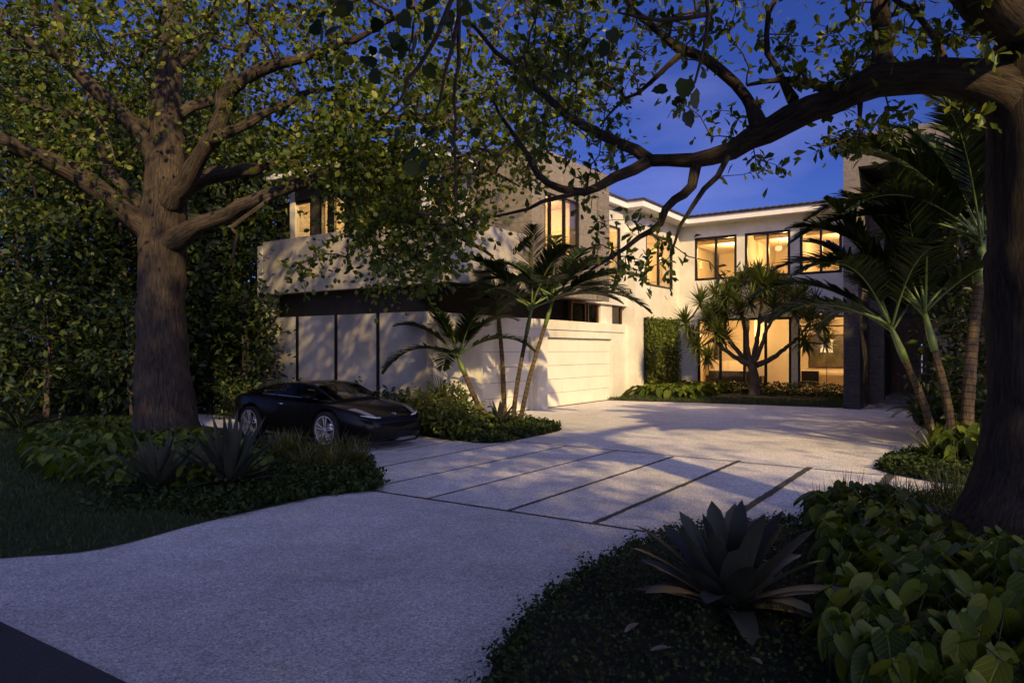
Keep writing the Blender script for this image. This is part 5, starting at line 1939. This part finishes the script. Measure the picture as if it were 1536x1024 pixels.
for s_ in (-1, 1):
    mb = MB()
    V = []
    us = np.linspace(0, 1, 8)
    for u in us:
        x = 1.93 - .42 * u
        y0, y1 = .47 + .13 * u, .60 + .15 * u
        V += [(x + .0, s_ * y0, surf_z(x, y0) + .014), (x - .01, s_ * (y0 + y1) / 2, surf_z(x - .01, (y0 + y1) / 2) + .016), (x - .03, s_ * y1, surf_z(x - .03, y1) + .012)]
    fs = []
    for i in range(7):
        for j in range(2):
            f = (i * 3 + j, i * 3 + j + 1, i * 3 + j + 4, i * 3 + j + 3)
            fs.append(f if s_ < 0 else f[::-1])
    mb.add(V, fs)
    hl = mb.build('headlight', M['lens'], car)
    mb = MB()
    mb.tube([(1.955, s_ * .40, surf_z(1.95, .4) + .012), (1.935, s_ * .52, surf_z(1.93, .52) + .01), (1.86, s_ * .64, surf_z(1.86, .64) + .01), (1.78, s_ * .72, surf_z(1.78, .72) + .008)], [.010, .014, .014, .006], 6)
    mb.build('light_bar', M['drl'], hl)
    mb = MB()
    mb.tube([(-1.99, s_ * .35, .74), (-1.97, s_ * .58, .75), (-1.86, s_ * .74, .77)], [.018, .024, .016], 8)
    mb.build('tail_light', M['red'], car)
    mb = MB()
    yb = surf_y(.55, .88)
    mb.tube([(.56, s_ * .74, .86), (.56, s_ * .84, .90)], [.02, .02], 6)
    p_ = [(.60, s_ * .93, .885), (.60, s_ * .93, .955), (.48, s_ * .95, .96), (.47, s_ * .95, .895), (.63, s_ * .82, .89), (.62, s_ * .83, .95), (.5, s_ * .82, .955), (.5, s_ * .82, .89)]
    mb.add(p_, [(0, 1, 2, 3), (4, 7, 6, 5), (0, 4, 5, 1), (3, 2, 6, 7), (1, 5, 6, 2), (0, 3, 7, 4)])
    mb.build('side_mirror', M['paint'], car)
    mb = MB()
    mb.box(-.85, .85, s_ * .80 - .06, s_ * .80 + .07, .135, .175)
    mb.build('side_skirt', M['plastic'], car)
    mb = MB()
    mb.tube([(-.45, s_ * (surf_y(-.45, .76) + .004), .77), (-.25, s_ * (surf_y(-.25, .76) + .006), .765)], [.011, .011], 6)
    mb.build('door_handle', M['chrome'], car)
    for x0, x1 in ((.60, .606), (-.56, -.554)):
        mb = MB()
        zs_ = np.linspace(.24, .8, 7)
        mb.add([(x, s_ * (surf_y(x, z) + .004), z) for z in zs_ for x in (x0, x1)], [(2 * i, 2 * i + 1, 2 * i + 3, 2 * i + 2) for i in range(6)])
        mb.build('door_gap', M['plastic'], car)
mb = MB()
for z0, z1, xo in ((.225, .245, 0), (.265, .28, .004), (.30, .315, .008)):
    mb.tube([(1.80, -.66, (z0 + z1) / 2), (2.00, -.45, (z0 + z1) / 2), (2.05 + xo, 0, (z0 + z1) / 2), (2.00, .45, (z0 + z1) / 2), (1.80, .66, (z0 + z1) / 2)], [.012] * 5, 6)
mb.build('lower_grille', M['plastic'], car)
mb = MB()
mb.tube([(1.66, -.80, .15), (1.90, -.66, .145), (2.06, -.4, .14), (2.12, 0, .14), (2.06, .4, .14), (1.90, .66, .145), (1.66, .80, .15)], [.022] * 7, 8)
mb.build('front_splitter', M['plastic'], car)
mb = MB()
zb_ = surf_z(1.9, 0) + .018
mb.tube([(1.90, -.05, zb_), (1.86, -.02, zb_ + .012), (1.90, .0, zb_ + .004), (1.86, .02, zb_ + .012), (1.90, .05, zb_)], [.008] * 5, 6)
mb.tube([(1.93, -.03, zb_ - .012), (1.94, .03, zb_ - .014)], [.006] * 2, 6)
mb.build('badge', M['chrome'], car)

# ------------------------------------------------------------------ light, sky, camera
EL, AZ = rad(32), (0.32, -0.947)
sd_ = np.array([AZ[0] * math.cos(EL), AZ[1] * math.cos(EL), math.sin(EL)])
sl = D.lights.new('sun', 'SUN')
sl.energy = 5.0
sl.angle = rad(1.3)
sl.color = (1.0, .71, .32)
so = D.objects.new('sun', sl)
COL.objects.link(so)
so.rotation_euler = Vector(sd_).to_track_quat('Z', 'Y').to_euler()
w = D.worlds.new('World')
SC.world = w
w.use_nodes = True
nt = w.node_tree
for n in list(nt.nodes):
    nt.nodes.remove(n)
out = nt.nodes.new('ShaderNodeOutputWorld')
bg = nt.nodes.new('ShaderNodeBackground')
sky = nt.nodes.new('ShaderNodeTexSky')
sky.sky_type = 'NISHITA'
sky.sun_disc = False
sky.sun_elevation = EL
sky.sun_rotation = math.atan2(AZ[0], AZ[1])
L = nt.links
tint = nt.nodes.new('ShaderNodeMix')
tint.data_type, tint.blend_type = 'RGBA', 'MULTIPLY'
tint.inputs[0].default_value = 1
tint.inputs[7].default_value = (.12, .17, .48, 1)
L.new(sky.outputs[0], tint.inputs[6])
tc = nt.nodes.new('ShaderNodeTexCoord')
vm = nt.nodes.new('ShaderNodeVectorMath')
vm.operation = 'DOT_PRODUCT'
vm.inputs[1].default_value = (AZ[0] * .96, AZ[1] * .96, .28)
L.new(tc.outputs['Generated'], vm.inputs[0])
gl = ramp(nt, vm.outputs['Value'], [(0.0, (0, 0, 0)), (0.45, (1.8, 1.9, 3.5)), (1.0, (4.4, 3.8, 4.3))])
ad = nt.nodes.new('ShaderNodeMix')
ad.data_type, ad.blend_type = 'RGBA', 'ADD'
ad.inputs[0].default_value = 1
L.new(tint.outputs[2], ad.inputs[6])
L.new(gl, ad.inputs[7])
cn = nt.nodes.new('ShaderNodeTexNoise')
cn.inputs['Scale'].default_value = 2.2
cn.inputs['Detail'].default_value = 6
mp = nt.nodes.new('ShaderNodeMapping')
mp.inputs['Scale'].default_value = (1, 1, 3.5)
L.new(tc.outputs['Generated'], mp.inputs[0])
L.new(mp.outputs[0], cn.inputs[0])
cl = ramp(nt, cn.outputs[0], [(0.48, (0, 0, 0)), (0.75, (.75, .66, .95))])
ad2 = nt.nodes.new('ShaderNodeMix')
ad2.data_type, ad2.blend_type = 'RGBA', 'ADD'
ad2.inputs[0].default_value = 1
L.new(ad.outputs[2], ad2.inputs[6])
L.new(cl, ad2.inputs[7])
L.new(ad2.outputs[2], bg.inputs[0])
bg.inputs[1].default_value = .165
L.new(bg.outputs[0], out.inputs[0])

cam = D.cameras.new('camera')
cam.sensor_width = 36
cam.lens = F / 1536 * 36
cam.shift_y = (HZ - 512) / 1536
cam.clip_end = 1000
cam.clip_start = .05
co = D.objects.new('camera', cam)
COL.objects.link(co)
co.location = (0, 0, H)
co.rotation_euler = (rad(90), 0, 0)
SC.camera = co
SC.view_settings.view_transform = 'Standard'
SC.view_settings.look = 'None'
SC.view_settings.exposure = .2
SC.view_settings.gamma = 1
SC.cycles.max_bounces = 7
SC.cycles.diffuse_bounces = 3
SC.cycles.glossy_bounces = 3
SC.cycles.transparent_max_bounces = 10
SC.cycles.transmission_bounces = 4
SC.cycles.caustics_reflective = False
SC.cycles.caustics_refractive = False
